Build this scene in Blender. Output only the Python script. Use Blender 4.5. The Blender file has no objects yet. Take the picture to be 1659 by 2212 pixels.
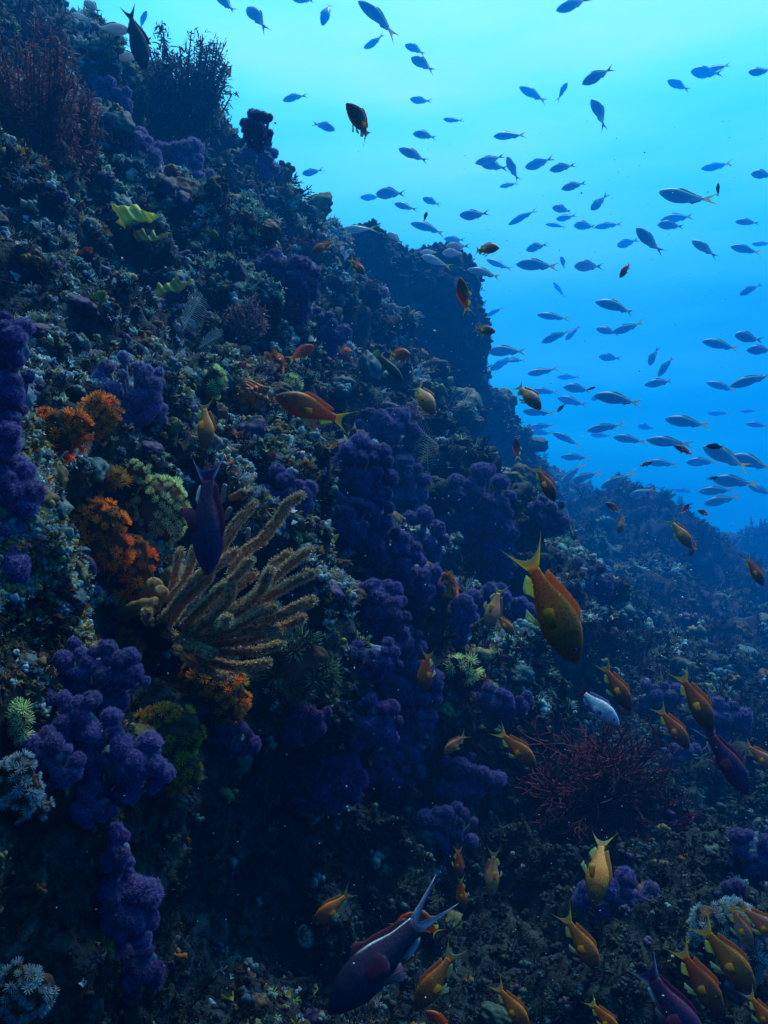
import bpy, math, random
import numpy as np
from mathutils import Vector, Matrix
from mathutils.bvhtree import BVHTree

random.seed(7)
RNG = np.random.default_rng(7)
S = bpy.context.scene
COL = S.collection

# ------------------------------------------------------------------ camera
FOVY = math.radians(65)
PW, PH = 1659.0, 2212.0                       # photograph units used for reading positions
F = (PH / 2) / math.tan(FOVY / 2)
cam_data = bpy.data.cameras.new("camera")
cam = bpy.data.objects.new("camera", cam_data)
COL.objects.link(cam)
cam.location = (0, 0, 0)
cam.rotation_euler = (math.radians(90), 0, 0)
cam_data.sensor_fit = 'VERTICAL'
cam_data.angle = FOVY
cam_data.clip_start = 0.02
cam_data.clip_end = 500
S.camera = cam


def far(d):
    """stretches readings beyond 1.5 m"""
    return d if d < 1.5 else d * (d / 1.5) ** .95


def at(x, y, d):
    """point seen at photo position (x, y), d metres ahead of the camera"""
    return Vector(((x - PW / 2) / F * d, d, -(y - PH / 2) / F * d))


# ------------------------------------------------------------------ light
SUN_EL, SUN_AZ = math.radians(60), math.radians(30)     # azimuth from straight ahead towards the right
SUN_DIR = Vector((math.cos(SUN_EL) * math.sin(SUN_AZ), math.cos(SUN_EL) * math.cos(SUN_AZ), math.sin(SUN_EL)))
sun_data = bpy.data.lights.new("sun", 'SUN')
sun_data.energy = 4.0
sun_data.angle = math.radians(18)
sun_data.color = (0.74, 0.93, 0.94)
sun = bpy.data.objects.new("sun", sun_data)
COL.objects.link(sun)
sun.rotation_euler = (-SUN_DIR).to_track_quat('-Z', 'Y').to_euler()

W = bpy.data.worlds.new("World")
S.world = W
W.use_nodes = True
nt = W.node_tree
nt.nodes.clear()
out = nt.nodes.new('ShaderNodeOutputWorld')
bg = nt.nodes.new('ShaderNodeBackground')
tc = nt.nodes.new('ShaderNodeTexCoord')
sep = nt.nodes.new('ShaderNodeSeparateXYZ')
nt.links.new(tc.outputs['Generated'], sep.inputs[0])
# light reaching down through the water: bright towards the surface and the sun, deep blue below
dot = nt.nodes.new('ShaderNodeVectorMath'); dot.operation = 'DOT_PRODUCT'
nt.links.new(tc.outputs['Generated'], dot.inputs[0])
GD = Vector((0.12, 0.6, 0.8)).normalized()
dot.inputs[1].default_value = GD
mr = nt.nodes.new('ShaderNodeMapRange')
mr.inputs['From Min'].default_value = -1; mr.inputs['From Max'].default_value = 1
nt.links.new(dot.outputs['Value'], mr.inputs['Value'])
# faint streaks of the rippled surface far above
nz = nt.nodes.new('ShaderNodeTexNoise'); nz.inputs['Scale'].default_value = 3.0; nz.inputs['Detail'].default_value = 5
mp = nt.nodes.new('ShaderNodeMapping'); mp.inputs['Scale'].default_value = (0.9, 1.0, 4.5)
mp.inputs['Rotation'].default_value = (0, math.radians(24), 0)
nt.links.new(tc.outputs['Generated'], mp.inputs[0]); nt.links.new(mp.outputs[0], nz.inputs['Vector'])
nm = nt.nodes.new('ShaderNodeMath'); nm.operation = 'MULTIPLY_ADD'
nm.inputs[1].default_value = 0.11; nm.inputs[2].default_value = -0.055
nt.links.new(nz.outputs['Fac'], nm.inputs[0])
add = nt.nodes.new('ShaderNodeMath'); add.operation = 'ADD'
nt.links.new(mr.outputs[0], add.inputs[0]); nt.links.new(nm.outputs[0], add.inputs[1])
cr = nt.nodes.new('ShaderNodeValToRGB')
WORLD_STOPS = [(0.0, (0.0, 0.0, 0.003)), (0.55, (0.0, 0.001, 0.01)), (0.68, (0.0, 0.012, 0.06)), (0.80, (0.0, 0.29, 0.50)), (0.85, (0.006, 0.53, 0.76)),
               (0.90, (0.06, 0.82, 0.95)), (0.942, (0.20, 0.98, 1.0)), (0.965, (0.36, 1.0, 0.92)), (1.0, (0.6, 1.0, 0.85))]
el = cr.color_ramp.elements
while len(el) < len(WORLD_STOPS):
    el.new(0.5)
for e, (p, c) in zip(el, WORLD_STOPS):
    e.position = p; e.color = (*c, 1)
nt.links.new(add.outputs[0], cr.inputs[0])
nt.links.new(cr.outputs[0], bg.inputs[0])
bg.inputs[1].default_value = 1.95
nt.links.new(bg.outputs[0], out.inputs[0])

S.view_settings.view_transform = 'Standard'
S.view_settings.look = 'None'
S.view_settings.exposure = 0.0
S.view_settings.gamma = 1.0
S.cycles.use_denoising = True
S.cycles.max_bounces = 6
S.cycles.volume_bounces = 2
S.cycles.caustics_reflective = False
S.cycles.caustics_refractive = False


# ------------------------------------------------------------------ helpers
def tag(o, label=None, cat=None, group=None, kind=None):
    if label: o['label'] = label
    if cat: o['category'] = cat
    if group: o['group'] = group
    if kind: o['kind'] = kind
    return o


def empty(name, loc=(0, 0, 0)):
    o = bpy.data.objects.new(name, None)
    o.empty_display_size = 0.05
    COL.objects.link(o)
    o.location = loc
    return o


def link(name, me, parent=None, mat=None):
    o = bpy.data.objects.new(name, me)
    COL.objects.link(o)
    if mat is not None and not me.materials:
        me.materials.append(mat)
    if parent is not None:
        o.parent = parent
    return o


def mesh_np(name, V, faces, colors=None, smooth=True):
    """V (n,3); faces: array (m,k) or list of arrays; colors per vertex (n,3)"""
    me = bpy.data.meshes.new(name)
    V = np.asarray(V, dtype=np.float32)
    if isinstance(faces, np.ndarray):
        faces = [faces]
    faces = [np.asarray(f, dtype=np.int32) for f in faces if len(f)]
    loops = np.concatenate([f.ravel() for f in faces])
    tot = np.concatenate([np.full(len(f), f.shape[1], np.int32) for f in faces])
    start = np.concatenate([[0], np.cumsum(tot)[:-1]]).astype(np.int32)
    me.vertices.add(len(V)); me.vertices.foreach_set('co', V.ravel())
    me.loops.add(len(loops)); me.loops.foreach_set('vertex_index', loops)
    me.polygons.add(len(tot)); me.polygons.foreach_set('loop_start', start); me.polygons.foreach_set('loop_total', tot)
    if smooth:
        me.polygons.foreach_set('use_smooth', np.ones(len(tot), bool))
    if colors is not None:
        a = me.color_attributes.new('Col', 'FLOAT_COLOR', 'POINT')
        c = np.ones((len(V), 4), np.float32); c[:, :3] = colors
        a.data.foreach_set('color', c.ravel())
    me.update(calc_edges=True)
    me.validate()
    return me


class MB:
    """collects vertices, faces and colours of one mesh"""
    def __init__(s):
        s.V = []; s.Fc = {}; s.C = []; s.n = 0

    def add(s, V, F_, C=None):
        V = np.asarray(V, float)
        if isinstance(F_, np.ndarray): F_ = [F_]
        for f in F_:
            f = np.asarray(f)
            if len(f): s.Fc.setdefault(f.shape[1], []).append(f + s.n)
        s.V.append(V)
        if C is None: C = (1, 1, 1)
        C = np.asarray(C, float)
        s.C.append(np.broadcast_to(C, (len(V), 3)))
        s.n += len(V)

    def mesh(s, name, smooth=True):
        return mesh_np(name, np.concatenate(s.V), [np.concatenate(v) for v in s.Fc.values()], np.concatenate(s.C), smooth)


def _hash(ix, iy, iz, seed):
    h = (ix.astype(np.uint32) * np.uint32(374761393)) ^ (iy.astype(np.uint32) * np.uint32(668265263)) ^ (iz.astype(np.uint32) * np.uint32(2246822519)) ^ np.uint32((seed * 3266489917) & 0xffffffff)
    h = (h ^ (h >> np.uint32(13))) * np.uint32(1274126177)
    h = (h ^ (h >> np.uint32(16))) * np.uint32(2654435761)
    h = h ^ (h >> np.uint32(15))
    return h.astype(np.float64) / 4294967295.0


def vnoise(P, seed=0):
    P = np.asarray(P, float)
    i = np.floor(P).astype(np.int64); f = P - i
    u = f * f * f * (f * (f * 6 - 15) + 10)
    r = 0
    for dx in (0, 1):
        wx = u[:, 0] if dx else 1 - u[:, 0]
        for dy in (0, 1):
            wy = u[:, 1] if dy else 1 - u[:, 1]
            for dz in (0, 1):
                wz = u[:, 2] if dz else 1 - u[:, 2]
                r = r + wx * wy * wz * _hash(i[:, 0] + dx, i[:, 1] + dy, i[:, 2] + dz, seed)
    return r * 2 - 1


def fbm(P, octv=4, seed=0, gain=0.5):
    r = 0; a = 1
    for k in range(octv):
        r = r + a * vnoise(P * 2.03 ** k + k * 17.3, seed + k); a *= gain
    return r


def worley(P, seed=0):
    i = np.floor(P).astype(np.int64)
    best = np.full(len(P), 9.0)
    for dx in (-1, 0, 1):
        for dy in (-1, 0, 1):
            for dz in (-1, 0, 1):
                a, b, c = i[:, 0] + dx, i[:, 1] + dy, i[:, 2] + dz
                q = np.stack([a + _hash(a, b, c, seed), b + _hash(a, b, c, seed + 1), c + _hash(a, b, c, seed + 2)], 1)
                best = np.minimum(best, ((q - P) ** 2).sum(1))
    return np.sqrt(best)


def ico(sub):
    t = (1 + 5 ** .5) / 2
    V = [(-1, t, 0), (1, t, 0), (-1, -t, 0), (1, -t, 0), (0, -1, t), (0, 1, t), (0, -1, -t), (0, 1, -t), (t, 0, -1), (t, 0, 1), (-t, 0, -1), (-t, 0, 1)]
    V = [np.array(v) / np.linalg.norm(v) for v in V]
    Fs = [(0, 11, 5), (0, 5, 1), (0, 1, 7), (0, 7, 10), (0, 10, 11), (1, 5, 9), (5, 11, 4), (11, 10, 2), (10, 7, 6), (7, 1, 8), (3, 9, 4), (3, 4, 2), (3, 2, 6), (3, 6, 8), (3, 8, 9), (4, 9, 5), (2, 4, 11), (6, 2, 10), (8, 6, 7), (9, 8, 1)]
    for _ in range(sub):
        cache = {}; out_ = []
        def mid(a, b):
            k = (min(a, b), max(a, b))
            if k not in cache:
                m = V[a] + V[b]; V.append(m / np.linalg.norm(m)); cache[k] = len(V) - 1
            return cache[k]
        for a, b, c in Fs:
            ab, bc, ca = mid(a, b), mid(b, c), mid(c, a)
            out_ += [(a, ab, ca), (b, bc, ab), (c, ca, bc), (ab, bc, ca)]
        Fs = out_
    return np.array(V), np.array(Fs)


def frame(n):
    n = np.asarray(n, float); n = n / np.linalg.norm(n)
    a = np.array([0, 0, 1.0]) if abs(n[2]) < .9 else np.array([1.0, 0, 0])
    x = np.cross(a, n); x /= np.linalg.norm(x)
    return x, np.cross(n, x), n


def tube(path, radii, sides=6, cap=True):
    """tapered tube along path (k,3)"""
    path = np.asarray(path, float); k = len(path)
    radii = np.broadcast_to(np.asarray(radii, float), (k,))
    T = np.gradient(path, axis=0); T /= np.linalg.norm(T, axis=1)[:, None] + 1e-12
    x, y, _ = frame(T[0])
    V = []
    for j in range(k):
        x = x - T[j] * np.dot(x, T[j]); x /= np.linalg.norm(x) + 1e-12
        y = np.cross(T[j], x)
        a = np.arange(sides) * 2 * np.pi / sides
        V.append(path[j] + radii[j] * (np.cos(a)[:, None] * x + np.sin(a)[:, None] * y))
    V = np.concatenate(V)
    q = []
    for j in range(k - 1):
        for s_ in range(sides):
            q.append((j * sides + s_, j * sides + (s_ + 1) % sides, (j + 1) * sides + (s_ + 1) % sides, (j + 1) * sides + s_))
    tri = []
    if cap:
        V = np.concatenate([V, [path[-1] + T[-1] * radii[-1] * .6]])
        m = len(V) - 1
        tri = [((k - 1) * sides + s_, (k - 1) * sides + (s_ + 1) % sides, m) for s_ in range(sides)]
    return V, [np.array(q), np.array(tri).reshape(-1, 3).astype(int)]


# ------------------------------------------------------------------ materials
def mat(name, base=(0.5, 0.5, 0.5), rough=0.7, spec=0.3, vcol=False, noise=None, bump=None, transl=0.0, rnd=0.0, metallic=0.0, extra=None, scl=False, sss=0.0, sscale=.03):
    """noise: (scale, darker factor, lighter factor); bump: (scale, strength, distance)"""
    m = bpy.data.materials.new(name); m.use_nodes = True
    t = m.node_tree; N = t.nodes; L = t.links
    b = N['Principled BSDF']
    b.inputs['Roughness'].default_value = rough
    b.inputs['Specular IOR Level'].default_value = spec
    b.inputs['Metallic'].default_value = metallic
    if sss:
        b.inputs['Subsurface Weight'].default_value = sss
        b.inputs['Subsurface Radius'].default_value = (1.0, .30, .08) if sscale < .1 else (.6, .8, 1.0)
        b.inputs['Subsurface Scale'].default_value = sscale
    if vcol:
        a = N.new('ShaderNodeAttribute'); a.attribute_name = 'Col'
        mx = N.new('ShaderNodeMix'); mx.data_type = 'RGBA'; mx.blend_type = 'MULTIPLY'; mx.inputs[0].default_value = 1
        L.new(a.outputs['Color'], mx.inputs[6]); mx.inputs[7].default_value = (*base, 1)
        c = mx.outputs[2]
    else:
        r = N.new('ShaderNodeRGB'); r.outputs[0].default_value = (*base, 1); c = r.outputs[0]
    if extra: c = extra(t, c)
    if noise:
        tcn = N.new('ShaderNodeTexCoord')
        n_ = N.new('ShaderNodeTexNoise'); n_.inputs['Scale'].default_value = noise[0]; n_.inputs['Detail'].default_value = 4
        L.new(tcn.outputs['Object'], n_.inputs['Vector'])
        mp_ = N.new('ShaderNodeMapRange'); mp_.inputs['From Min'].default_value = .3; mp_.inputs['From Max'].default_value = .7
        mp_.inputs['To Min'].default_value = noise[1]; mp_.inputs['To Max'].default_value = noise[2]
        L.new(n_.outputs['Fac'], mp_.inputs[0])
        mx = N.new('ShaderNodeVectorMath'); mx.operation = 'SCALE'
        L.new(c, mx.inputs[0]); L.new(mp_.outputs[0], mx.inputs['Scale']); c = mx.outputs[0]
    if scl:      # rows of small scales
        tcn = N.new('ShaderNodeTexCoord')
        mpg = N.new('ShaderNodeMapping'); mpg.inputs['Scale'].default_value = (44, 20, 58)
        vo = N.new('ShaderNodeTexVoronoi'); vo.inputs['Scale'].default_value = 1.0
        L.new(tcn.outputs['Object'], mpg.inputs[0]); L.new(mpg.outputs[0], vo.inputs['Vector'])
        ms_ = N.new('ShaderNodeMapRange'); ms_.inputs['From Max'].default_value = .8; ms_.inputs['To Min'].default_value = 1.22; ms_.inputs['To Max'].default_value = .68
        L.new(vo.outputs['Distance'], ms_.inputs[0])
        mx = N.new('ShaderNodeVectorMath'); mx.operation = 'SCALE'
        L.new(c, mx.inputs[0]); L.new(ms_.outputs[0], mx.inputs['Scale']); c = mx.outputs[0]
    if rnd:
        oi = N.new('ShaderNodeObjectInfo')
        hs = N.new('ShaderNodeHueSaturation')
        m1 = N.new('ShaderNodeMapRange'); m1.inputs['To Min'].default_value = 1 - rnd; m1.inputs['To Max'].default_value = 1 + rnd
        L.new(oi.outputs['Random'], m1.inputs[0]); L.new(m1.outputs[0], hs.inputs['Value'])
        m2 = N.new('ShaderNodeMath'); m2.operation = 'MULTIPLY_ADD'; m2.inputs[1].default_value = rnd * .12; m2.inputs[2].default_value = .5 - rnd * .06
        m3 = N.new('ShaderNodeMath'); m3.operation = 'FRACT'; m4 = N.new('ShaderNodeMath'); m4.operation = 'MULTIPLY'; m4.inputs[1].default_value = 7.31
        L.new(oi.outputs['Random'], m4.inputs[0]); L.new(m4.outputs[0], m3.inputs[0]); L.new(m3.outputs[0], m2.inputs[0]); L.new(m2.outputs[0], hs.inputs['Hue'])
        L.new(c, hs.inputs['Color']); c = hs.outputs[0]
    L.new(c, b.inputs['Base Color'])
    if bump:
        tcn = N.new('ShaderNodeTexCoord')
        n_ = N.new('ShaderNodeTexNoise'); n_.inputs['Scale'].default_value = bump[0]; n_.inputs['Detail'].default_value = 5
        L.new(tcn.outputs['Object'], n_.inputs['Vector'])
        bp = N.new('ShaderNodeBump'); bp.inputs['Strength'].default_value = bump[1]; bp.inputs['Distance'].default_value = bump[2]
        L.new(n_.outputs['Fac'], bp.inputs['Height']); L.new(bp.outputs[0], b.inputs['Normal'])
    if transl:
        tr = N.new('ShaderNodeBsdfTranslucent'); L.new(c, tr.inputs['Color'])
        ms = N.new('ShaderNodeMixShader'); ms.inputs[0].default_value = transl
        L.new(b.outputs[0], ms.inputs[1]); L.new(tr.outputs[0], ms.inputs[2])
        L.new(ms.outputs[0], N['Material Output'].inputs['Surface'])
    return m


# ------------------------------------------------------------------ reef terrain
# a height field over a tilted base plane, through measured points (photo x, photo y, metres)
CTRL = [(0, 400, 1.7), (100, 200, 2.2), (0, 50, 2.7), (250, 350, 2.3), (400, 300, 2.8), (300, 480, 2.1), (100, 480, 1.6), (150, 700, 1.5), (60, 900, 1.0),
        (0, 1000, .88), (40, 1250, .88), (250, 900, 1.35), (200, 1150, 1.15), (330, 1080, 1.25), (330, 1350, 1.25), (200, 1350, 1.25), (150, 1500, .95),
        (350, 1600, 1.0), (100, 1700, .72), (250, 1700, .9), (250, 2000, .95), (50, 2100, .66), (470, 1500, 1.3), (600, 1450, 1.45), (500, 800, 1.85),
        (500, 600, 2.2), (600, 500, 2.8), (650, 650, 2.5), (700, 800, 2.4), (800, 1000, 1.85), (760, 1150, 1.75), (900, 1200, 1.9), (830, 1350, 1.65),
        (860, 1500, 1.55), (700, 1700, 1.7), (500, 1750, 1.4), (400, 2000, 1.35), (800, 1800, 1.8), (900, 2200, 1.6), (980, 1700, 1.65), (600, 1900, 1.55), (800, 2000, 1.75), (900, 800, 3.2), (1000, 900, 3.6), (1050, 1100, 2.6),
        (1150, 1150, 3.6), (1100, 1350, 2.4), (1250, 1300, 3.4), (1400, 1200, 4.6), (1550, 1300, 4.8), (1400, 1400, 3.2), (1600, 1450, 3.2), (1100, 1550, 2.0),
        (1300, 1500, 2.6), (1300, 1650, 2.35), (1300, 1800, 2.25), (1550, 1650, 2.3), (1600, 1850, 1.75), (1300, 1950, 1.5), (1550, 2050, 1.35), (1100, 1900, 1.7),
        (1100, 2150, 1.6), (1400, 2200, 1.3),
        (-300, 500, 1.6), (-300, 1500, .6), (-400, 0, 2.2), (800, 2500, 1.45), (1700, 2600, .85), (0, 2600, .7), (2000, 1350, 6.0), (2000, 1700, 2.8), (2000, 2200, 1.25)]
EDGE = [(100, -45, 3.0), (160, 40, 3.0), (215, 135, 3.01), (270, 225, 3.02), (330, 265, 3.03), (420, 290, 3.04), (520, 350, 3.1), (590, 425, 3.2), (650, 452, 3.34), (720, 495, 3.5), (800, 545, 3.79),
        (860, 560, 4.0), (920, 610, 4.13), (1000, 785, 4.3), (1060, 780, 4.46), (1110, 850, 4.6), (1150, 930, 4.9), (1190, 1015, 5.2), (1240, 1100, 5.8), (1290, 1100, 6.24), (1330, 1085, 6.6),
        (1400, 1075, 6.79), (1480, 1120, 7.0), (1540, 1165, 7.27), (1600, 1215, 7.58), (1650, 1250, 7.97), (1800, 1280, 8.4), (2000, 1310, 8.6)]
pts = [at(x, y, far(d)) for x, y, d in CTRL]
for (x, y, d) in EDGE:
    p = at(x, y, far(d))
    pts += [p, p + Vector((.22, .9, -.30)) * (1 + d / 6), p + Vector((.6, 2.8, -1.5)) * (1 + d / 6)]
pts = np.array([list(p) for p in pts])
NP = np.array([0.52, -0.42, 0.74]); NP /= np.linalg.norm(NP)
E1 = np.cross(np.array([0, 1.0, 0]), NP); E1 /= np.linalg.norm(E1)
E2 = np.cross(NP, E1)
st = np.stack([pts @ E1, pts @ E2], 1); gg = pts @ NP
D = np.linalg.norm(st[:, None] - st[None], axis=2)
n_ = len(st)
Pm = np.concatenate([np.ones((n_, 1)), st], 1)
A = np.zeros((n_ + 3, n_ + 3)); A[:n_, :n_] = D - np.eye(n_) * 0.03; A[:n_, n_:] = Pm; A[n_:, :n_] = Pm.T
wts = np.linalg.solve(A, np.concatenate([gg, np.zeros(3)]))


def base_g(q):
    r = np.empty(len(q))
    for a in range(0, len(q), 40000):
        qq = q[a:a + 40000]
        d = np.linalg.norm(qq[:, None] - st[None], axis=2)
        r[a:a + 40000] = np.sqrt(d * d + .03 ** 2) @ wts[:n_] + wts[n_] + qq @ wts[n_ + 1:]
    return r


NR, NA = 820, 980
fwd = np.array([0, 1.0, 0]); fa = math.atan2(fwd @ E2, fwd @ E1)
rad = np.geomspace(0.12, 62.0, NR)
ang = fa + np.linspace(-math.radians(112), math.radians(112), NA)
RR, AA = np.meshgrid(rad, ang, indexing='ij')
q = np.stack([(RR * np.cos(AA)).ravel(), (RR * np.sin(AA)).ravel()], 1)
# lateral wobble so that ledges form
P0 = q[:, :1] * E1 + q[:, 1:] * E2 + base_g(q)[:, None] * NP
dist = np.linalg.norm(P0, axis=1)
amp = np.clip(dist / 1.5, .32, 2.3)
big = fbm(P0 * 1.6, 3, 3)
lump = worley(P0 * 3.4 + .35 * np.stack([vnoise(P0 * 5, 31), vnoise(P0 * 5, 32), vnoise(P0 * 5, 33)], 1), 5)
lump2 = worley(P0 * 9.5, 8)
rid = 1 - np.abs(fbm(P0 * 4.2, 3, 11))
fine = fbm(P0 * 17, 4, 21, .6)
hole = np.clip(vnoise(P0 * 5.2, 41) - .25, 0, 1)
disp = amp * (0.085 * big + 0.095 * (.55 - lump) + 0.034 * (.5 - lump2) + 0.040 * rid - .03) + np.clip(dist / 1.6, .5, 1.5) * (.015 * fine - .13 * hole)
G0 = P0.reshape(NR, NA, 3)
gn = np.cross(np.gradient(G0, axis=0), np.gradient(G0, axis=1)).reshape(-1, 3)
gn /= np.linalg.norm(gn, axis=1)[:, None] + 1e-12
gn *= np.sign((gn @ NP))[:, None]
gn = gn + .6 * NP; gn /= np.linalg.norm(gn, axis=1)[:, None]
side = np.stack([vnoise(P0 * 6, 51), vnoise(P0 * 6, 52), vnoise(P0 * 6, 53)], 1)
P1 = P0 + disp[:, None] * gn + side * (0.03 * amp)[:, None]
idx = np.arange(NR * NA).reshape(NR, NA)
quads = np.stack([idx[:-1, :-1], idx[1:, :-1], idx[1:, 1:], idx[:-1, 1:]], -1).reshape(-1, 4)
# winding: make normals face +NP
v0, v1, v3 = P1[quads[1000, 0]], P1[quads[1000, 1]], P1[quads[1000, 3]]
if np.cross(v1 - v0, v3 - v0) @ NP < 0: quads = quads[:, ::-1]

# encrusting colours of the rock itself (patches of algae, sponge, coralline crust)
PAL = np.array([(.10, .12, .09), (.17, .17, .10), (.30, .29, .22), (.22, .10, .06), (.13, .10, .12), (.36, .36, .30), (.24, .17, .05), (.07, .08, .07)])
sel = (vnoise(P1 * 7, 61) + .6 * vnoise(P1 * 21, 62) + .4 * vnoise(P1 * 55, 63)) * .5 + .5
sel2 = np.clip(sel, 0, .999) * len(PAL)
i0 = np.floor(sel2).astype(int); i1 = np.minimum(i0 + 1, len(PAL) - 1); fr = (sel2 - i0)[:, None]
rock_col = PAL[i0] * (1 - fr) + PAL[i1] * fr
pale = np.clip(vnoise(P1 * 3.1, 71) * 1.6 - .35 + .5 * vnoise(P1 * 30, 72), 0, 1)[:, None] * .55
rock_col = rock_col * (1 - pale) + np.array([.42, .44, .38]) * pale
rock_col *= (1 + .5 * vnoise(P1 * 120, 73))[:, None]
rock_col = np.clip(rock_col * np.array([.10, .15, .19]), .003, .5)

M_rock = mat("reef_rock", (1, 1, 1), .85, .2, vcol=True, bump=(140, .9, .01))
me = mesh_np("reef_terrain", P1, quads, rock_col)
terr = link("reef_terrain", me, None, M_rock)
tag(terr, "encrusted rocky reef slope falling from upper left to lower right", kind='structure')
BVH = BVHTree.FromPolygons([tuple(p) for p in P1.tolist()], quads.tolist())



def hit(x, y):
    """distance along the view axis to the reef at a photo position, and the surface normal there"""
    d = at(x, y, 1.0).normalized()
    loc, nor, fi, di = BVH.ray_cast(Vector((0, 0, 0)), d)
    if loc is None:
        return None, None
    if nor.dot(d) > 0: nor = -nor
    return loc.y, nor


def ndepth(x, y, w, h, q=30):
    """depth of the nearer part of the reef inside a photo ellipse"""
    v = [hit(x + w * .38 * math.cos(a) * r_, y + h * .38 * math.sin(a) * r_)[0] for r_ in (.5, 1) for a in np.arange(8) * math.pi / 4]
    v = [k for k in v + [hit(x, y)[0]] if k]
    return float(np.percentile(v, q)) if v else 3.0


def depth(x, y, default=3.0):
    d, _ = hit(x, y)
    return d if d else default


# ------------------------------------------------------------------ rocks: the big boulder on the ridge
def boulder(name, c, radii, label, seed, roll=0.0, mat_=None, block=.0):
    V, Fc = ico(6)
    w = 1 + .16 * fbm(V * 1.3 + seed, 3, seed)[:, None] + .05 * fbm(V * 5 + seed, 3, seed + 5)[:, None] + .025 * (.5 - worley(V * 9 + seed, seed + 9))[:, None]
    blk = 1 / (np.abs(V) ** 3.2).sum(1, keepdims=True) ** (1 / 3.2)
    V = V * (1 + (blk - 1) * block) * w * np.array(radii)
    ca, sa = math.cos(roll), math.sin(roll)
    V = V @ np.array([[ca, 0, sa], [0, 1, 0], [-sa, 0, ca]])
    sel = np.clip(fbm(V * 6 + seed, 4, seed + 3) * .6 + .45, 0, 1)[:, None]
    top = np.clip(vnoise(V * 11 + 3, seed) - .35, 0, 1)[:, None]
    C = np.array([.008, .012, .016]) * (1 - sel) + np.array([.03, .042, .05]) * sel + top * .12
    o = link(name, mesh_np(name, V, Fc, C), None, mat_)
    o.location = c
    tag(o, label, "boulder")
    return o


M_bould = mat("boulder_rock", (1, 1, 1), .9, .15, vcol=True, bump=(60, .8, .02))
KB = far(4.1) / F
boulder("boulder", at(852, 745, far(4.1)), (188 * KB, 200 * KB, 176 * KB), "big dark flat topped boulder jutting from the ridge into open water", 3, .18, M_bould, .4)
boulder("boulder", at(690, 668, far(4.0)), (190 * KB, 170 * KB, 95 * KB), "dark rock shoulder joining the big boulder to the slope", 9, .5, M_bould, .4)
KB2 = far(4.5) / F
boulder("boulder", at(985, 950, far(4.5)), (115 * KB2, 120 * KB2, 150 * KB2), "dark crusted rock on the slope directly under the big boulder", 14, .5, M_bould, .3)
boulder("boulder", at(1085, 1035, far(4.7)), (82 * KB2, 90 * KB2, 110 * KB2), "dark rounded rock forming the slope's right shoulder", 18, .6, M_bould, .2)

# the far ridge across the gully: a long mound with its own crest line
CREST = [(1080, 1130), (1180, 1095), (1250, 1082), (1300, 1072), (1330, 1058), (1365, 1062), (1400, 1064), (1440, 1085), (1480, 1112), (1510, 1135), (1540, 1160), (1575, 1178), (1600, 1198), (1640, 1210), (1700, 1225), (1800, 1260), (1950, 1290), (2200, 1330)]
xs = np.linspace(1080, 2200, 260); cyv = np.interp(xs, *zip(*CREST)); RD = far(5.2)
rows_ = []
for t in np.concatenate([np.linspace(-1, 0, 70) ** 1, np.linspace(.03, 1, 26)]):
    dd_ = RD * (1 + (.42 * t if t < 0 else .5 * t)) * np.ones(len(xs))
    yy = cyv + (330 * (-t) ** 1.15 if t < 0 else 0)
    Pq = np.stack([(xs - PW / 2) / F * dd_, dd_, -(yy - PH / 2) / F * dd_], 1)
    if t > 0: Pq[:, 2] = (-(cyv - PH / 2) / F * RD) - 3.2 * t ** 1.3
    rows_.append(Pq)
RV = np.concatenate(rows_)
rs = 1 / RD * 9
dz = .20 * fbm(RV * .7 * rs, 4, 301) + .14 * fbm(RV * 3.1 * rs, 4, 302, .65) + .22 * (.5 - worley(RV * 1.5 * rs, 305)) + .09 * (.5 - worley(RV * 4 * rs, 309)) + .05 * fbm(RV * 6 * rs, 2, 315)
RV = RV + dz[:, None] * np.array([.3, -.5, .62]) * (RD / 11) + np.stack([vnoise(RV * 2, 321), vnoise(RV * 2, 322), 0 * dz], 1) * .08
nc = len(xs); nr_ = len(rows_)
ii = np.arange(nr_ * nc).reshape(nr_, nc)
RQ = np.stack([ii[:-1, :-1], ii[:-1, 1:], ii[1:, 1:], ii[1:, :-1]], -1).reshape(-1, 4)
selr = np.clip(vnoise(RV * 3, 331) * .5 + .35 * vnoise(RV * 9, 332) + .5, 0, 1)[:, None]
RC = np.array([.005, .008, .009]) * (1 - selr) + np.array([.035, .045, .045]) * selr + np.clip(vnoise(RV * 6, 335) - .4, 0, 1)[:, None] * .22
rg = link("reef_ridge_terrain", mesh_np("reef_ridge_terrain", RV, RQ, RC), None, M_bould)
tag(rg, "far reef ridge rising across the gully at the right", kind='structure')

allv = P1.tolist() + RV.tolist(); allf = quads.tolist() + (RQ + len(P1)).tolist()
for o_ in [o for o in S.objects if o.name.startswith("boulder")]:
    off_ = len(allv); mw = Matrix.Translation(o_.location)
    allv += [tuple(mw @ v.co) for v in o_.data.vertices]; allf += [[k + off_ for k in pl.vertices] for pl in o_.data.polygons]
BVH = BVHTree.FromPolygons(allv, allf)

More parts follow.
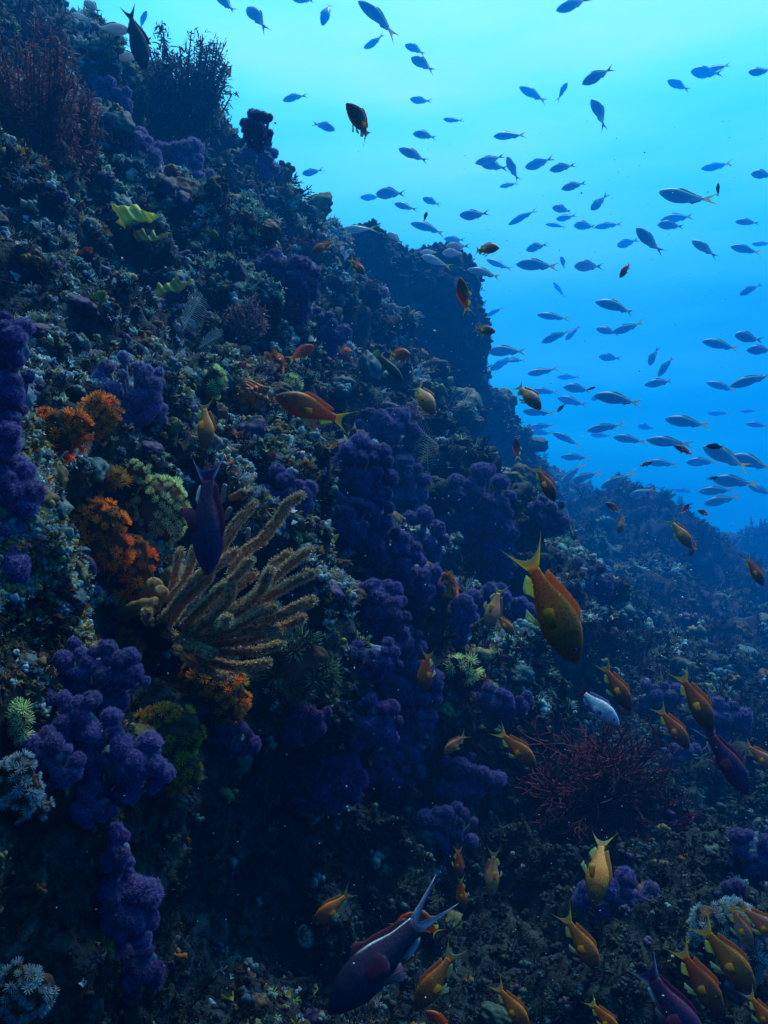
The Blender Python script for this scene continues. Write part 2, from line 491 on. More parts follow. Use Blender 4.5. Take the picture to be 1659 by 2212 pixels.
# ------------------------------------------------------------------ encrusting turf on the reef
fc = P1[quads].mean(1)
e1 = P1[quads[:, 1]] - P1[quads[:, 0]]; e2 = P1[quads[:, 3]] - P1[quads[:, 0]]
cr_ = np.cross(e1, e2); area = np.linalg.norm(cr_, axis=1) + 1e-12
fn = cr_ / area[:, None]
dpt = np.maximum(fc[:, 1], .05)
sx_ = np.abs(fc[:, 0] / dpt * F) / (PW / 2); sy_ = np.abs(fc[:, 2] / dpt * F) / (PH / 2)
vis = (fc[:, 1] > .2) & (sx_ < 1.35) & (sy_ < 1.25)
facing = np.clip(-(fn * fc).sum(1) / np.linalg.norm(fc, axis=1) + .25, .0, 1)
wgt = np.where(vis, area * facing / dpt ** 1.75, 0)
patch = .75 + np.clip(vnoise(fc * 2.6, 81) + .5 * vnoise(fc * 7, 82) + .35, 0, 1.3)
wgt *= patch
wgt /= wgt.sum()


def tmpl_rosette(nb, ln, wd, curl, seed):
    r = np.random.default_rng(seed); b = MB()
    for k in range(nb):
        a = 2 * np.pi * k / nb + r.uniform(-.4, .4); el_ = r.uniform(.35, 1.3); l = ln * r.uniform(.6, 1.2)
        ts = np.linspace(0, 1, 4); d = np.array([math.cos(a), math.sin(a)])
        x = np.cos(el_ - curl * ts) * ts * l; z = np.sin(el_ - curl * ts) * ts * l
        w_ = wd * np.array([.5, 1, .9, .15]) * r.uniform(.7, 1.3); s = np.array([-d[1], d[0]])
        V = []
        for j in range(4):
            for sg in (-1, 1):
                V.append([d[0] * x[j] + s[0] * w_[j] * sg, d[1] * x[j] + s[1] * w_[j] * sg, z[j] + abs(sg) * 0])
        f = [(2 * j, 2 * j + 1, 2 * j + 3, 2 * j + 2) for j in range(3)]
        b.add(V, np.array(f), np.repeat(np.array([.55, .8, 1, 1.25]), 2)[:, None] * np.ones(3))
    return np.concatenate(b.V), np.concatenate(b.Fc[4]), np.concatenate(b.C)


def tmpl_twig(nb, seed):
    r = np.random.default_rng(seed); V_ = []; F_ = []; C_ = []; n = 0
    for k in range(nb):
        a = r.uniform(0, 6.28); el_ = r.uniform(.5, 1.4); l = r.uniform(.6, 1.2)
        d = np.array([math.cos(a) * math.cos(el_), math.sin(a) * math.cos(el_), math.sin(el_)])
        x, y, _ = frame(d)
        base = r.uniform(-.2, .2, 3) * [1, 1, 0]
        for (p0, dd, ll, ww) in [(base, d, l, .05)] + [(base + d * l * r.uniform(.3, .8), (d + .9 * (x * r.uniform(-1, 1) + y * r.uniform(-1, 1))), l * .45, .04) for _ in range(3)]:
            dd = dd / np.linalg.norm(dd); x2, y2, _ = frame(dd)
            ring = [p0 + ww * (math.cos(t) * x2 + math.sin(t) * y2) for t in (0, 2.1, 4.2)]
            ring2 = [p0 + dd * ll + ww * .8 * (math.cos(t) * x2 + math.sin(t) * y2) for t in (0, 2.1, 4.2)]
            V_ += ring + ring2; C_ += [.7] * 3 + [1.25] * 3
            F_ += [(n, n + 1, n + 4, n + 3), (n + 1, n + 2, n + 5, n + 4), (n + 2, n, n + 3, n + 5)]; n += 6
    return np.array(V_), np.array(F_), np.array(C_)[:, None] * np.ones(3)


def tmpl_nub(seed):
    V, Fc = ico(1)
    r = np.random.default_rng(seed)
    b = MB()
    for k in range(6):
        s = r.uniform(.16, .42)
        v = V * (1 + .35 * fbm(V * 1.7 + seed + k, 2, seed)[:, None]) * s * np.array([1, 1, r.uniform(.7, 1.5)])
        b.add(v + r.uniform(-.5, .5, 3) * [1, 1, .3] + [0, 0, .2], Fc, .8 + .3 * np.clip(v[:, 2:3], -1, 1) * np.ones(3))
    return np.concatenate(b.V), np.concatenate(b.Fc[3]), np.concatenate(b.C)


def tmpl_plate(seed):
    """small ruffled crust plate standing off the rock"""
    r = np.random.default_rng(seed); na, nr = 12, 3
    V = [[0, 0, 0]]; F3 = []; F4 = []
    ph = r.uniform(0, 6.28, 4)
    for j in range(1, nr + 1):
        for k in range(na):
            a = 2 * np.pi * k / na
            rr = j / nr * (1 + .3 * math.sin(2 * a + ph[0]) + .2 * math.sin(5 * a + ph[1])) * .8
            z = .35 * (j / nr) ** 2 * (math.sin(3 * a + ph[2]) + .6 * math.sin(5 * a + ph[3])) + .25 * j / nr
            V.append([rr * math.cos(a), rr * math.sin(a), z])
    for k in range(na): F3.append((0, 1 + k, 1 + (k + 1) % na))
    for j in range(nr - 1):
        for k in range(na):
            a0 = 1 + j * na; F4.append((a0 + k, a0 + na + k, a0 + na + (k + 1) % na, a0 + (k + 1) % na))
    C = np.concatenate([[.6], np.repeat([.7, .9, 1.35], na)])[:, None] * np.ones(3)
    return np.array(V), [np.array(F3), np.array(F4)], C


TURF = MB()


def scatter(tmpls, n, size, palette, spread=.8, weight=wgt, lift=0.0, updir=.35, shade=(.09, .12, .15)):
    pick = RNG.choice(len(fc), n, p=weight)
    pos = fc[pick] + RNG.normal(0, .25, (n, 1)) * e1[pick] + RNG.normal(0, .25, (n, 1)) * e2[pick]
    nrm = fn[pick] + RNG.normal(0, spread * .5, (n, 3)) + np.array([.15, -.1, updir])
    nrm /= np.linalg.norm(nrm, axis=1)[:, None]
    sc = RNG.uniform(size[0], size[1], n) * np.clip(pos[:, 1] / 1.5, .28, 9)
    rot = RNG.uniform(0, 6.28, n)
    zoneA = vnoise(pos * 3.3, 91) * .5 + vnoise(pos * 11, 92) * .35 + RNG.normal(0, .18, n)
    pal = np.array(palette) * shade; ci = np.clip(((zoneA * .75 + .5) * len(pal)).astype(int), 0, len(pal) - 1)
    colr = pal[ci] * RNG.uniform(.6, 1.3, (n, 1)) * (1 + RNG.normal(0, .06, (n, 3)))
    colr = np.clip(colr, .01, .8)
    which = RNG.integers(0, len(tmpls), n)
    for k, (tv, tf, tcn) in enumerate(tmpls):
        m = np.where(which == k)[0]
        if not len(m): continue
        up = np.where(np.abs(nrm[m, 2:3]) < .9, np.array([[0, 0, 1.0]]), np.array([[1.0, 0, 0]]))
        x = np.cross(up, nrm[m]); x /= np.linalg.norm(x, axis=1)[:, None]; y = np.cross(nrm[m], x)
        c, s = np.cos(rot[m])[:, None], np.sin(rot[m])[:, None]
        X = c * x + s * y; Y = -s * x + c * y
        V = pos[m][:, None] + sc[m][:, None, None] * (tv[None, :, :1] * X[:, None] + tv[None, :, 1:2] * Y[:, None] + tv[None, :, 2:] * nrm[m][:, None]) + (lift * nrm[m])[:, None]
        C = tcn[None] * colr[m][:, None]
        offs = (np.arange(len(m)) * len(tv))[:, None, None]
        Fl = [(f[None] + offs).reshape(-1, f.shape[1]) for f in (tf if isinstance(tf, list) else [tf])]
        TURF.add(V.reshape(-1, 3), Fl, np.clip(C.reshape(-1, 3), 0, .8))


P_ALGAE = [(.06, .08, .04), (.11, .10, .04), (.20, .18, .07), (.10, .05, .05), (.16, .07, .05), (.24, .22, .12), (.30, .32, .24), (.14, .12, .10), (.09, .10, .12)]
P_PALE = [(.30, .42, .36), (.26, .34, .24), (.38, .50, .44), (.26, .24, .13), (.36, .33, .34), (.26, .36, .42)]
P_RUST = [(.34, .10, .02), (.26, .06, .03), (.42, .20, .04), (.38, .28, .06), (.20, .05, .05), (.30, .16, .12)]
blades = tmpl_rosette(7, 1, .10, .5, 2)
ros = [tmpl_rosette(11, 1, .045, .9, 1), tmpl_rosette(10, 1, .06, .5, 2), tmpl_rosette(12, .9, .04, 1.3, 3)]
twg = [tmpl_twig(5, 4), tmpl_twig(6, 5), tmpl_twig(4, 6)]
nub = [tmpl_nub(7), tmpl_nub(8), tmpl_nub(9)]
plt_ = [tmpl_plate(10), tmpl_plate(11), tmpl_plate(12)]
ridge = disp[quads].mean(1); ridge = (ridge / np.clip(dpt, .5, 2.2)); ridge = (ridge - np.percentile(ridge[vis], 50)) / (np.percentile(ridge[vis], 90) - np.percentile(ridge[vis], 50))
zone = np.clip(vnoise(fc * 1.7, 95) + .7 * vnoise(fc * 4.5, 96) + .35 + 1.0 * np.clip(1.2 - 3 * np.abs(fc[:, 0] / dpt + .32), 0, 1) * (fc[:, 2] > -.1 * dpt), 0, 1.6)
crest = wgt * zone * np.clip(ridge + .05, 0, 1.6) ** 1.6 * np.clip(fn[:, 2] + .35, 0, 1.2); crest *= np.where(fc[:, 2] < -.25 * dpt, .06, 1) * np.where(fc[:, 0] > .02 * dpt, .35, 1); crest /= crest.sum()  # pale clumps on high spots paint lit highlights; thinned low to darken the bottom
slope = wgt * np.clip(fn @ np.array(SUN_DIR) - .1, 0, 1) * (fc[:, 2] > -.12 * dpt) * (fc[:, 0] < .12 * dpt) * np.clip(.5 + vnoise(fc * 2.3, 97) + .6 * vnoise(fc * 6, 98), 0, 1.3); slope /= slope.sum()  # gathers pale clumps on sun-facing faces, sunlight painted through their colour
scatter(ros, 24000, (.008, .020), P_ALGAE)
scatter(twg, 13000, (.009, .024), P_ALGAE + P_PALE[:3])
scatter(plt_, 4000, (.006, .012), P_PALE + P_ALGAE[4:7])
scatter(nub, 9000, (.006, .016), P_PALE + P_ALGAE[5:])
lit = (1.45, 1.7, 1.5)  # brightens the clump colours, painting sunlit highlights into the turf
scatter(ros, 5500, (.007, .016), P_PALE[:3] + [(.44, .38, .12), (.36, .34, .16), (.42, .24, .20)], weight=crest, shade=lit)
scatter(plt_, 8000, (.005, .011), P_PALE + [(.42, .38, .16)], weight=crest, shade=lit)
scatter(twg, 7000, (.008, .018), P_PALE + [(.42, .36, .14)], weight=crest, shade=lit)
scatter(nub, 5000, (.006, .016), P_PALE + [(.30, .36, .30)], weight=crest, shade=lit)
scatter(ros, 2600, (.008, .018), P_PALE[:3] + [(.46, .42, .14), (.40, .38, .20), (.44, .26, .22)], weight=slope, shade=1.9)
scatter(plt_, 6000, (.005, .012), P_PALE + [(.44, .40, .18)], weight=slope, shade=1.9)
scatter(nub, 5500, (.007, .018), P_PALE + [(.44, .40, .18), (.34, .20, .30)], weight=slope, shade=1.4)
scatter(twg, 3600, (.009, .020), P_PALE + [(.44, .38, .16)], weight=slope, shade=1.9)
P_PATCH = [(.30, .10, .03), (.16, .08, .20), (.34, .30, .10), (.12, .24, .26), (.28, .34, .30), (.38, .22, .06), (.22, .12, .16), (.10, .16, .12)]
lump_t = []
for sd in (21, 22, 23, 24):
    Vl, Fl_ = ico(3)
    Vl = Vl * (1 + .3 * fbm(Vl * 1.4 + sd, 2, sd) + .30 * (.5 - worley(Vl * 2.6 + sd, sd)))[:, None] * np.array([1, 1, .55])
    lump_t.append((Vl, Fl_, np.clip(.55 + 1.1 * (.5 - worley(Vl * 5 + sd, sd + 2)) + .35 * Vl[:, 2], .2, 1.5)[:, None] * np.ones(3)))
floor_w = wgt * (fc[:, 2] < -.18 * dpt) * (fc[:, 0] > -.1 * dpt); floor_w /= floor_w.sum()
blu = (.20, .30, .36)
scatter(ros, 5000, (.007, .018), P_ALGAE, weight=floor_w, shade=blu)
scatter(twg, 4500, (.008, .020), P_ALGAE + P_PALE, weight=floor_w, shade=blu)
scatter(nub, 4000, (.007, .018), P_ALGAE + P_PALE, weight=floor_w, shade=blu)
both = slope + crest * .6 + wgt * .5; both /= both.sum()
scatter(lump_t, 1300, (.012, .034), P_PATCH, weight=both, shade=.8)
scatter(nub, 3500, (.010, .024), P_PATCH, weight=both, shade=1.0)
near = crest * (dpt < 2.8) * (sx_ < 1.3); near = near * (fc[:, 0] < .25 * dpt); near /= near.sum()
scatter(ros, 1800, (.009, .020), P_RUST, weight=near, shade=1.0)
scatter(nub, 1300, (.006, .015), P_RUST, weight=near, shade=.9)
scatter(plt_, 1500, (.009, .020), P_RUST, weight=near, shade=.9)
for tm, nn, szz in ((ros, 2600, (.03, .09)), (twg, 2400, (.04, .12))):
    fcs, e1s, e2s, fns, pals = fc, e1, e2, fn, None
    fc = RV[RQ].mean(1); e1 = RV[RQ[:, 1]] - RV[RQ[:, 0]]; e2 = RV[RQ[:, 3]] - RV[RQ[:, 0]]
    fn = np.cross(e1, e2); fn /= np.linalg.norm(fn, axis=1)[:, None] + 1e-12; fn *= np.sign(-(fn * fc).sum(1))[:, None]
    wr = np.where(np.arange(len(fc)) < 72 * (nc - 1), 1.0, 0) * (fc[:, 0] < .75 * fc[:, 1]); wr /= wr.sum()
    scatter(tm, nn, (szz[0] / 5, szz[1] / 5), P_ALGAE + P_PALE[:2], weight=wr)
    fc, e1, e2, fn = fcs, e1s, e2s, fns
for ob in [o for o in S.objects if o.name.startswith("boulder")]:
    keep = (fc, e1, e2, fn)
    bv = np.array([list(v.co) for v in ob.data.vertices]) + np.array(ob.location); bf = np.array([list(t_.vertices) for t_ in ob.data.polygons])
    fc = bv[bf].mean(1); e1 = bv[bf[:, 1]] - bv[bf[:, 0]]; e2 = bv[bf[:, 2]] - bv[bf[:, 0]]
    fn = np.cross(e1, e2); wb = np.linalg.norm(fn, axis=1); fn /= wb[:, None] + 1e-12
    wb = wb * (.25 + np.clip(fn[:, 2], 0, 1)); wb /= wb.sum()
    scatter(ros, 900, (.004, .009), P_ALGAE, weight=wb)
    scatter(nub, 600, (.006, .014), P_ALGAE + P_PALE[:2], weight=wb)
    scatter(twg, 700, (.004, .010), P_ALGAE, weight=wb)
    fc, e1, e2, fn = keep
M_turf = mat("turf_growth", (1, 1, 1), .7, .3, vcol=True, transl=.25)
turf = link("reef_turf", TURF.mesh("reef_turf"), None, M_turf)
tag(turf, "short mixed algae, crusts and sponge nubs covering the reef rock", "ground cover", kind='stuff')

# ------------------------------------------------------------------ soft corals
def fib(n, seed=0):
    k = np.arange(n) + .5
    ph = np.arccos(1 - 2 * k / n); th = np.pi * (1 + 5 ** .5) * k + seed
    return np.stack([np.cos(th) * np.sin(ph), np.sin(th) * np.sin(ph), np.cos(ph)], 1)


def lobe_mesh(name, seed, npol=430, tuft=.20):
    r = np.random.default_rng(seed)
    V, Fc = ico(3)
    bump_ = 1 + .16 * fbm(V * 1.8 + seed, 2, seed)[:, None] + .34 * (.5 - worley(V * 2.3 + seed, seed))[:, None]
    V = V * bump_ * .86
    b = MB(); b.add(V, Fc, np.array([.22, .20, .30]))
    pts_ = fib(npol, seed) + r.normal(0, .05, (npol, 3)); pts_ /= np.linalg.norm(pts_, axis=1)[:, None]
    sc_ = 1 + .16 * fbm(pts_ * 1.8 + seed, 2, seed) + .34 * (.5 - worley(pts_ * 2.3 + seed, seed))
    for p, s in zip(pts_, sc_):
        x, y, n = frame(p)
        o = p * s * .83; h = tuft * r.uniform(.7, 1.5)
        k = 5; a0 = r.uniform(0, 6.28); tint = r.uniform(.75, 1.25)
        for j in range(k):
            a = a0 + j * 2 * np.pi / k; d = n + (.75 * r.uniform(.6, 1.2)) * (math.cos(a) * x + math.sin(a) * y); d /= np.linalg.norm(d)
            sd = np.cross(d, n); w_ = .022
            q_ = [o + sd * w_ + n * h * .1, o - sd * w_ + n * h * .1, o + d * h * .7 - sd * w_ * .9, o + d * h * .7 + sd * w_ * .9, o + d * h]
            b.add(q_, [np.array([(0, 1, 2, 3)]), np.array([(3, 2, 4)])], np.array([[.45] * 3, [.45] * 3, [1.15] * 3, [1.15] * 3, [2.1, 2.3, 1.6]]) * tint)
    return b.mesh(name)


LOBES = [lobe_mesh("polyp_lobe", s) for s in (1, 2, 3, 4)]
LOBES_FAR = [lobe_mesh("polyp_lobe", s, 240, .2) for s in (5, 6, 7)]
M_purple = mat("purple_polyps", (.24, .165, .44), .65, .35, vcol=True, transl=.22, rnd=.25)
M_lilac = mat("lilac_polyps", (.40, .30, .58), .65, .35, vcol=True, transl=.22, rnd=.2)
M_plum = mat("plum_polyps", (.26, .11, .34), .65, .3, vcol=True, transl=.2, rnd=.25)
M_stalk = mat("soft_coral_stalk", (.20, .25, .34), .6, .3, noise=(9, .6, 1.3), bump=(40, .4, .01), transl=.2)


def remesh(me, m):
    """copy of a shared mesh that carries material m (cached)"""
    k = (me.name, m.name)
    if k not in remesh.c:
        c = me.copy(); c.materials.clear(); c.materials.append(m); remesh.c[k] = c
    return remesh.c[k]
remesh.c = {}

CORAL_GROUP = "purple soft corals growing on the reef"


def soft_coral(x, y, w, h, n, label, m=None, thick=.55, seed=0, lobe=1.0, d=None, lean=(0, 0), push=0.0):
    r = np.random.default_rng(seed + int(x * 7 + y))
    m = m or M_purple
    dh = d or ndepth(x, y, w, h)
    c = at(x, y, dh - push)
    rx, rz = w / 2 * dh / F * 1.22, h / 2 * dh / F * 1.22
    ry = thick * min(rx, rz)
    root = empty("soft_coral", at(x, y + h * .25, dh + ry * .3))
    tag(root, label, "soft coral", CORAL_GROUP)
    meshes = LOBES if max(w, h) / dh ** .5 > 60 else LOBES_FAR
    n = int(n * 2.2)
    lr0 = lobe * .92 * math.sqrt(rx * rz / n)
    pts_ = []
    tries = 0
    while len(pts_) < n and tries < 4000:
        tries += 1
        a = r.uniform(0, 2 * np.pi); q_ = math.sqrt(r.uniform(0, 1))
        u, v = q_ * math.cos(a), q_ * math.sin(a)
        zz = math.sqrt(max(0, 1 - q_ * q_))
        p = np.array([u * (rx - lr0 * .7), -ry * zz + r.uniform(-.1, .1) * ry, v * (rz - lr0 * .7)])
        if all(np.linalg.norm((p - o_[0])[[0, 2]]) > .92 * lr0 * (1 - tries / 6000) for o_ in pts_):
            pts_.append((p, lr0 * r.uniform(.55, 1.28)))
    stalk = MB()
    rl = np.array(root.location)
    for p, lr in pts_:
        me_ = remesh(meshes[r.integers(len(meshes))], m)
        o = link("polyp_lobe", me_, root)
        P = np.array(c) + p + np.array([lean[0] * p[2], 0, lean[1] * p[0]])
        o.location = Vector(P - rl)
        o.rotation_euler = r.uniform(0, 6.28, 3)
        o.scale = Vector(lr * r.uniform(.85, 1.15, 3))
        b0 = np.array([0, ry * .4, -rz * .15]) + p * .25
        e = P - rl
        mid = (b0 + e) / 2 + np.array([0, 0, -.1 * rz])
        V, Fq = tube([b0, mid, e], [lr * .5, lr * .36, lr * .38], 7)
        stalk.add(V, Fq)
    V, Fc_ = ico(3)
    V = V * (1 + .15 * fbm(V * 2 + seed, 3, seed)[:, None]) * np.array([rx * .5, ry * .5 + .005, rz * .55]) + np.array([0, ry * .35, h * .25 * dh / F * .75])
    stalk.add(V, Fc_)
    link("stalk", stalk.mesh("stalk"), root, M_stalk)
    return root


SC = [
    (18, 745, 110, 130, 6, "purple knobbly soft coral at the left edge, highest of its column", None, .7, .86),
    (30, 850, 105, 110, 5, "purple soft coral second from top in the left edge column", None, .7, .86),
    (5, 955, 110, 120, 5, "purple soft coral third from top, cut by the left edge", None, .7, .84),
    (30, 1075, 115, 150, 6, "purple soft coral fourth from top in the left edge column", None, .7, .84),
    (12, 1205, 115, 150, 6, "purple soft coral lowest in the left edge column", None, .7, .82),
    (283, 860, 150, 165, 18, "pale lilac soft coral above the orange cup corals", M_lilac, .5),
    (612, 610, 150, 110, 11, "dark purple soft coral on the slope left of the big boulder", None, .5),
    (640, 660, 110, 80, 7, "dark purple soft coral tucked under the one left of the boulder", None, .5),
    (705, 720, 80, 90, 6, "small dark purple soft coral above the striped orange fish tail", None, .5),
    (820, 940, 150, 110, 9, "dark purple soft coral topping the central coral tower", None, .6),
    (770, 1030, 170, 150, 14, "large bushy purple soft coral in the middle of the tower", None, .6),
    (870, 1050, 100, 120, 8, "purple soft coral on the right shoulder of the central tower", None, .6),
    (735, 1130, 150, 110, 11, "purple soft coral with pale trunk behind the tan branching coral", None, .5),
    (620, 1075, 110, 115, 8, "purple soft coral left of the tower, above the tan coral tips", None, .5),
    (1030, 1110, 165, 190, 15, "broad violet soft coral right of the central tower", None, .5),
    (905, 1165, 110, 110, 8, "purple soft coral with pale stalks below the tower's right shoulder", None, .5),
    (895, 1265, 110, 110, 9, "purple soft coral above the small yellow encrusted coral", None, .5),
    (812, 1325, 145, 135, 11, "rounded purple soft coral right of the tan branching coral", None, .5),
    (870, 1400, 120, 90, 7, "purple soft coral in the lower middle of the column", None, .5),
    (860, 1480, 165, 110, 10, "purple soft coral low in the column, left of a half hidden fish", None, .5),
    (985, 1330, 80, 110, 7, "purple soft coral under the small yellow coral", None, .5),
    (900, 1570, 80, 120, 7, "narrow purple soft coral at the foot of the central column", None, .5),
    (990, 1680, 160, 110, 10, "purple soft coral left of the red bushy sea fan", None, .5),
    (965, 1785, 125, 100, 9, "purple soft coral with bright tips, lowest under the column", None, .5),
    (700, 1680, 150, 140, 11, "dim plum soft coral in the dark lower middle", M_plum, .5),
    (190, 1465, 250, 150, 17, "large purple soft coral below the tan coral on the left", None, .55),
    (150, 1560, 180, 130, 10, "purple soft coral with pale stem beside the olive cup coral", None, .5),
    (245, 1650, 215, 150, 12, "bright fuzzy purple soft coral in the lower left", None, .6),
    (248, 1840, 85, 110, 5, "small purple soft coral between two larger ones lower left", None, .6),
    (265, 1960, 170, 150, 8, "purple soft coral near the bottom left corner", None, .6),
    (290, 2070, 130, 130, 6, "dim purple soft coral lowest at the bottom left", M_plum, .6),
    (1065, 1515, 150, 85, 10, "purple soft coral dome right of the yellow tuft coral", None, .5),
    (1080, 1310, 130, 95, 9, "violet soft coral behind the two small orange fish", None, .5),
    (1262, 1255, 115, 95, 8, "dark violet soft coral behind the big yellow tailed fish", None, .5),
    (1420, 1520, 120, 90, 9, "violet soft coral above the red bushy sea fan", None, .5),
    (1550, 1560, 120, 90, 8, "violet soft coral behind the dark red fish at right", None, .5),
    (1470, 1640, 90, 80, 5, "small violet soft coral at the right end of the sea fan", None, .5),
    (1335, 1945, 170, 130, 14, "purple soft coral under the fish with spread fins", None, .5),
    (1615, 1840, 110, 110, 9, "violet soft coral at the right edge below the sea fan", None, .5),
    (1577, 1925, 60, 50, 4, "tiny violet soft coral above the three diving orange fish", None, .5),
    (370, 300, 170, 110, 9, "blue grey knobbly soft coral under the tall dark bush", M_lilac, .5),
    (390, 365, 130, 110, 8, "blue grey knobbly soft coral above the yellow leaf", M_lilac, .5),
    (300, 345, 90, 110, 6, "blue grey soft coral beside the red brown bush", M_lilac, .5),
    (225, 215, 120, 90, 6, "faded violet soft coral high on the upper left slope", M_lilac, .5),
    (562, 285, 75, 80, 6, "dark knobbly soft coral on the skyline right of the bush", M_lilac, .6),
    (560, 360, 85, 90, 6, "dark knobbly soft coral on the skyline, lower of two", M_lilac, .6),
    (500, 1600, 110, 80, 6, "dim plum soft coral in the shade right of olive cup coral", M_plum, .5),
    (650, 1560, 130, 90, 7, "dim purple soft coral in shade under the green tentacle coral", M_plum, .5),
    (790, 1110, 150, 130, 12, "dark purple soft coral at the heart of the tower, around its trunk", None, .5),
    (830, 1205, 150, 120, 11, "dark purple soft coral under the trunk of the tower", None, .5),
    (800, 1420, 130, 90, 9, "dim purple soft coral right of the dark green tentacled coral", None, .5),
    (800, 1560, 140, 110, 9, "dim purple soft coral in shade left of the narrow purple one", None, .5),
    (850, 1650, 130, 110, 9, "dim purple soft coral in shade left of the bright tipped one", None, .5),
    (1060, 1210, 120, 90, 8, "dark violet soft coral under the broad violet one", None, .5),
    (110, 1640, 130, 120, 8, "dim purple soft coral beside the white spiky coral", None, .5),
    (190, 1730, 120, 90, 7, "dim purple soft coral under the bright fuzzy one lower left", None, .5),
    (1180, 1120, 90, 90, 6, "faded violet soft coral on the slope beyond the central tower", None, .5),
]
for i, c_ in enumerate(SC):
    dd = c_[8] if len(c_) > 8 else None
    soft_coral(*c_[:5], c_[5], m=c_[6], thick=c_[7], seed=i * 3 + 1, d=dd, lobe=1.15 if i >= 5 else 1.25)


# ------------------------------------------------------------------ cup corals
def cup_mesh(name, nt_, ln, seed, curl=.6):
    r = np.random.default_rng(seed); b = MB()
    V, Fq = tube([[0, 0, -.55], [0, 0, 0], [0, 0, .18]], [.26, .32, .36], 10, cap=True)
    b.add(V, Fq, np.array([.75, .38, .28]))
    cup_ = b.mesh(name); b = MB()
    for ring, (n_t, rr, el_) in enumerate([(nt_, .34, .35), (nt_ - 2, .26, .8), (nt_ - 5, .15, 1.2)]):
        for k in range(n_t):
            a = 2 * np.pi * (k + .5 * ring) / n_t + r.uniform(-.12, .12); e = el_ + r.uniform(-.2, .25); l = ln * r.uniform(.75, 1.2)
            d = np.array([math.cos(a), math.sin(a), 0]); ts = np.linspace(0, 1, 4)
            p = np.array([rr * d + np.array([0, 0, .15]) + l * t * (math.cos(e - curl * t * .5) * d + np.array([0, 0, math.sin(e + curl * t * .35)])) for t in ts])
            V, Fq = tube(p, np.array([.055, .05, .04, .022]), 4)
            b.add(V, Fq, np.concatenate([np.repeat([.8, 1, 1.15, 1.35], 4), [1.4]])[:, None] * np.ones(3))
    return cup_, b.mesh('tentacles')


CUPS = [cup_mesh("polyp", 13, .55, 1), cup_mesh("polyp", 12, .62, 2), cup_mesh("polyp", 11, .48, 3)]
CUPS_LONG = [cup_mesh("polyp", 14, .95, 4, .2), cup_mesh("polyp", 13, .85, 5, .9)]
M_cup = {
    'orange': mat("orange_cup_polyp", (1.0, .46, .016), .5, .4, vcol=True, transl=.42, rnd=.25),
    'rust': mat("rust_cup_polyp", (.95, .33, .012), .5, .4, vcol=True, transl=.42, rnd=.3),
    'yellow': mat("yellow_cup_polyp", (.82, .88, .46), .5, .4, vcol=True, transl=.42, rnd=.2),
    'olive': mat("olive_cup_polyp", (.66, .40, .04), .5, .4, vcol=True, transl=.42, rnd=.3),
    'green': mat("green_tentacle_polyp", (.10, .17, .07), .5, .4, vcol=True, transl=.2, rnd=.3),
    'white': mat("white_polyp", (.42, .52, .54), .5, .4, vcol=True, transl=.25, rnd=.2),
}
M_mound = mat("coral_mound", (.10, .05, .025), .9, .2, noise=(12, .5, 1.6), bump=(50, .7, .01))


def cup_coral(x, y, w, h, n, kind, label, thick=.5, lng=False, d=None, psize=None, seed=0, group=None):
    r = np.random.default_rng(seed + int(x + 3 * y))
    if kind in ('orange', 'rust', 'olive'): n, w, h = int(n * 1.5), w * 1.15, h * 1.12
    dh = d or ndepth(x, y, w, h)
    rx, rz = w / 2 * dh / F, h / 2 * dh / F; ry = thick * min(rx, rz)
    c = at(x, y, dh - ry * .7)
    root = empty("cup_coral", c); tag(root, label, "cup coral", group or "cup corals with open tentacles")
    ps = psize or 1.05 * math.sqrt(rx * rz * 1.6 / n)
    V, Fc_ = ico(3)
    V = V * (1 + .2 * fbm(V * 2 + seed, 3, seed)[:, None]) * np.array([rx * .8, ry * .85, rz * .8])
    link("base", mesh_np("base", V, Fc_), root, M_mound)
    q_ = fib(int(n * 2.2), seed); q_ = q_[(q_[:, 1] < .25)]
    r.shuffle(q_)
    for p in q_[:n]:
        cm, tm_ = (CUPS_LONG if lng else CUPS)[r.integers(2 if lng else 3)]
        o = link("polyp", remesh(cm, M_cup[kind]), root); link("tentacles", remesh(tm_, M_cup[kind]), o)
        nrm = p / np.array([rx, ry, rz]); nrm /= np.linalg.norm(nrm)
        nrm = nrm + r.normal(0, .25, 3) + np.array([.1, 0, .2])
        X, Y, Z = frame(nrm)
        s = ps * r.uniform(.75, 1.25)
        M = Matrix((X, Y, Z)).transposed().to_4x4()
        o.matrix_local = Matrix.Translation(Vector(p * np.array([rx * .86, ry * .9, rz * .86]) * r.uniform(.9, 1.08))) @ M @ Matrix.Rotation(r.uniform(0, 6.28), 4, 'Z') @ Matrix.Scale(s, 4)
    return root


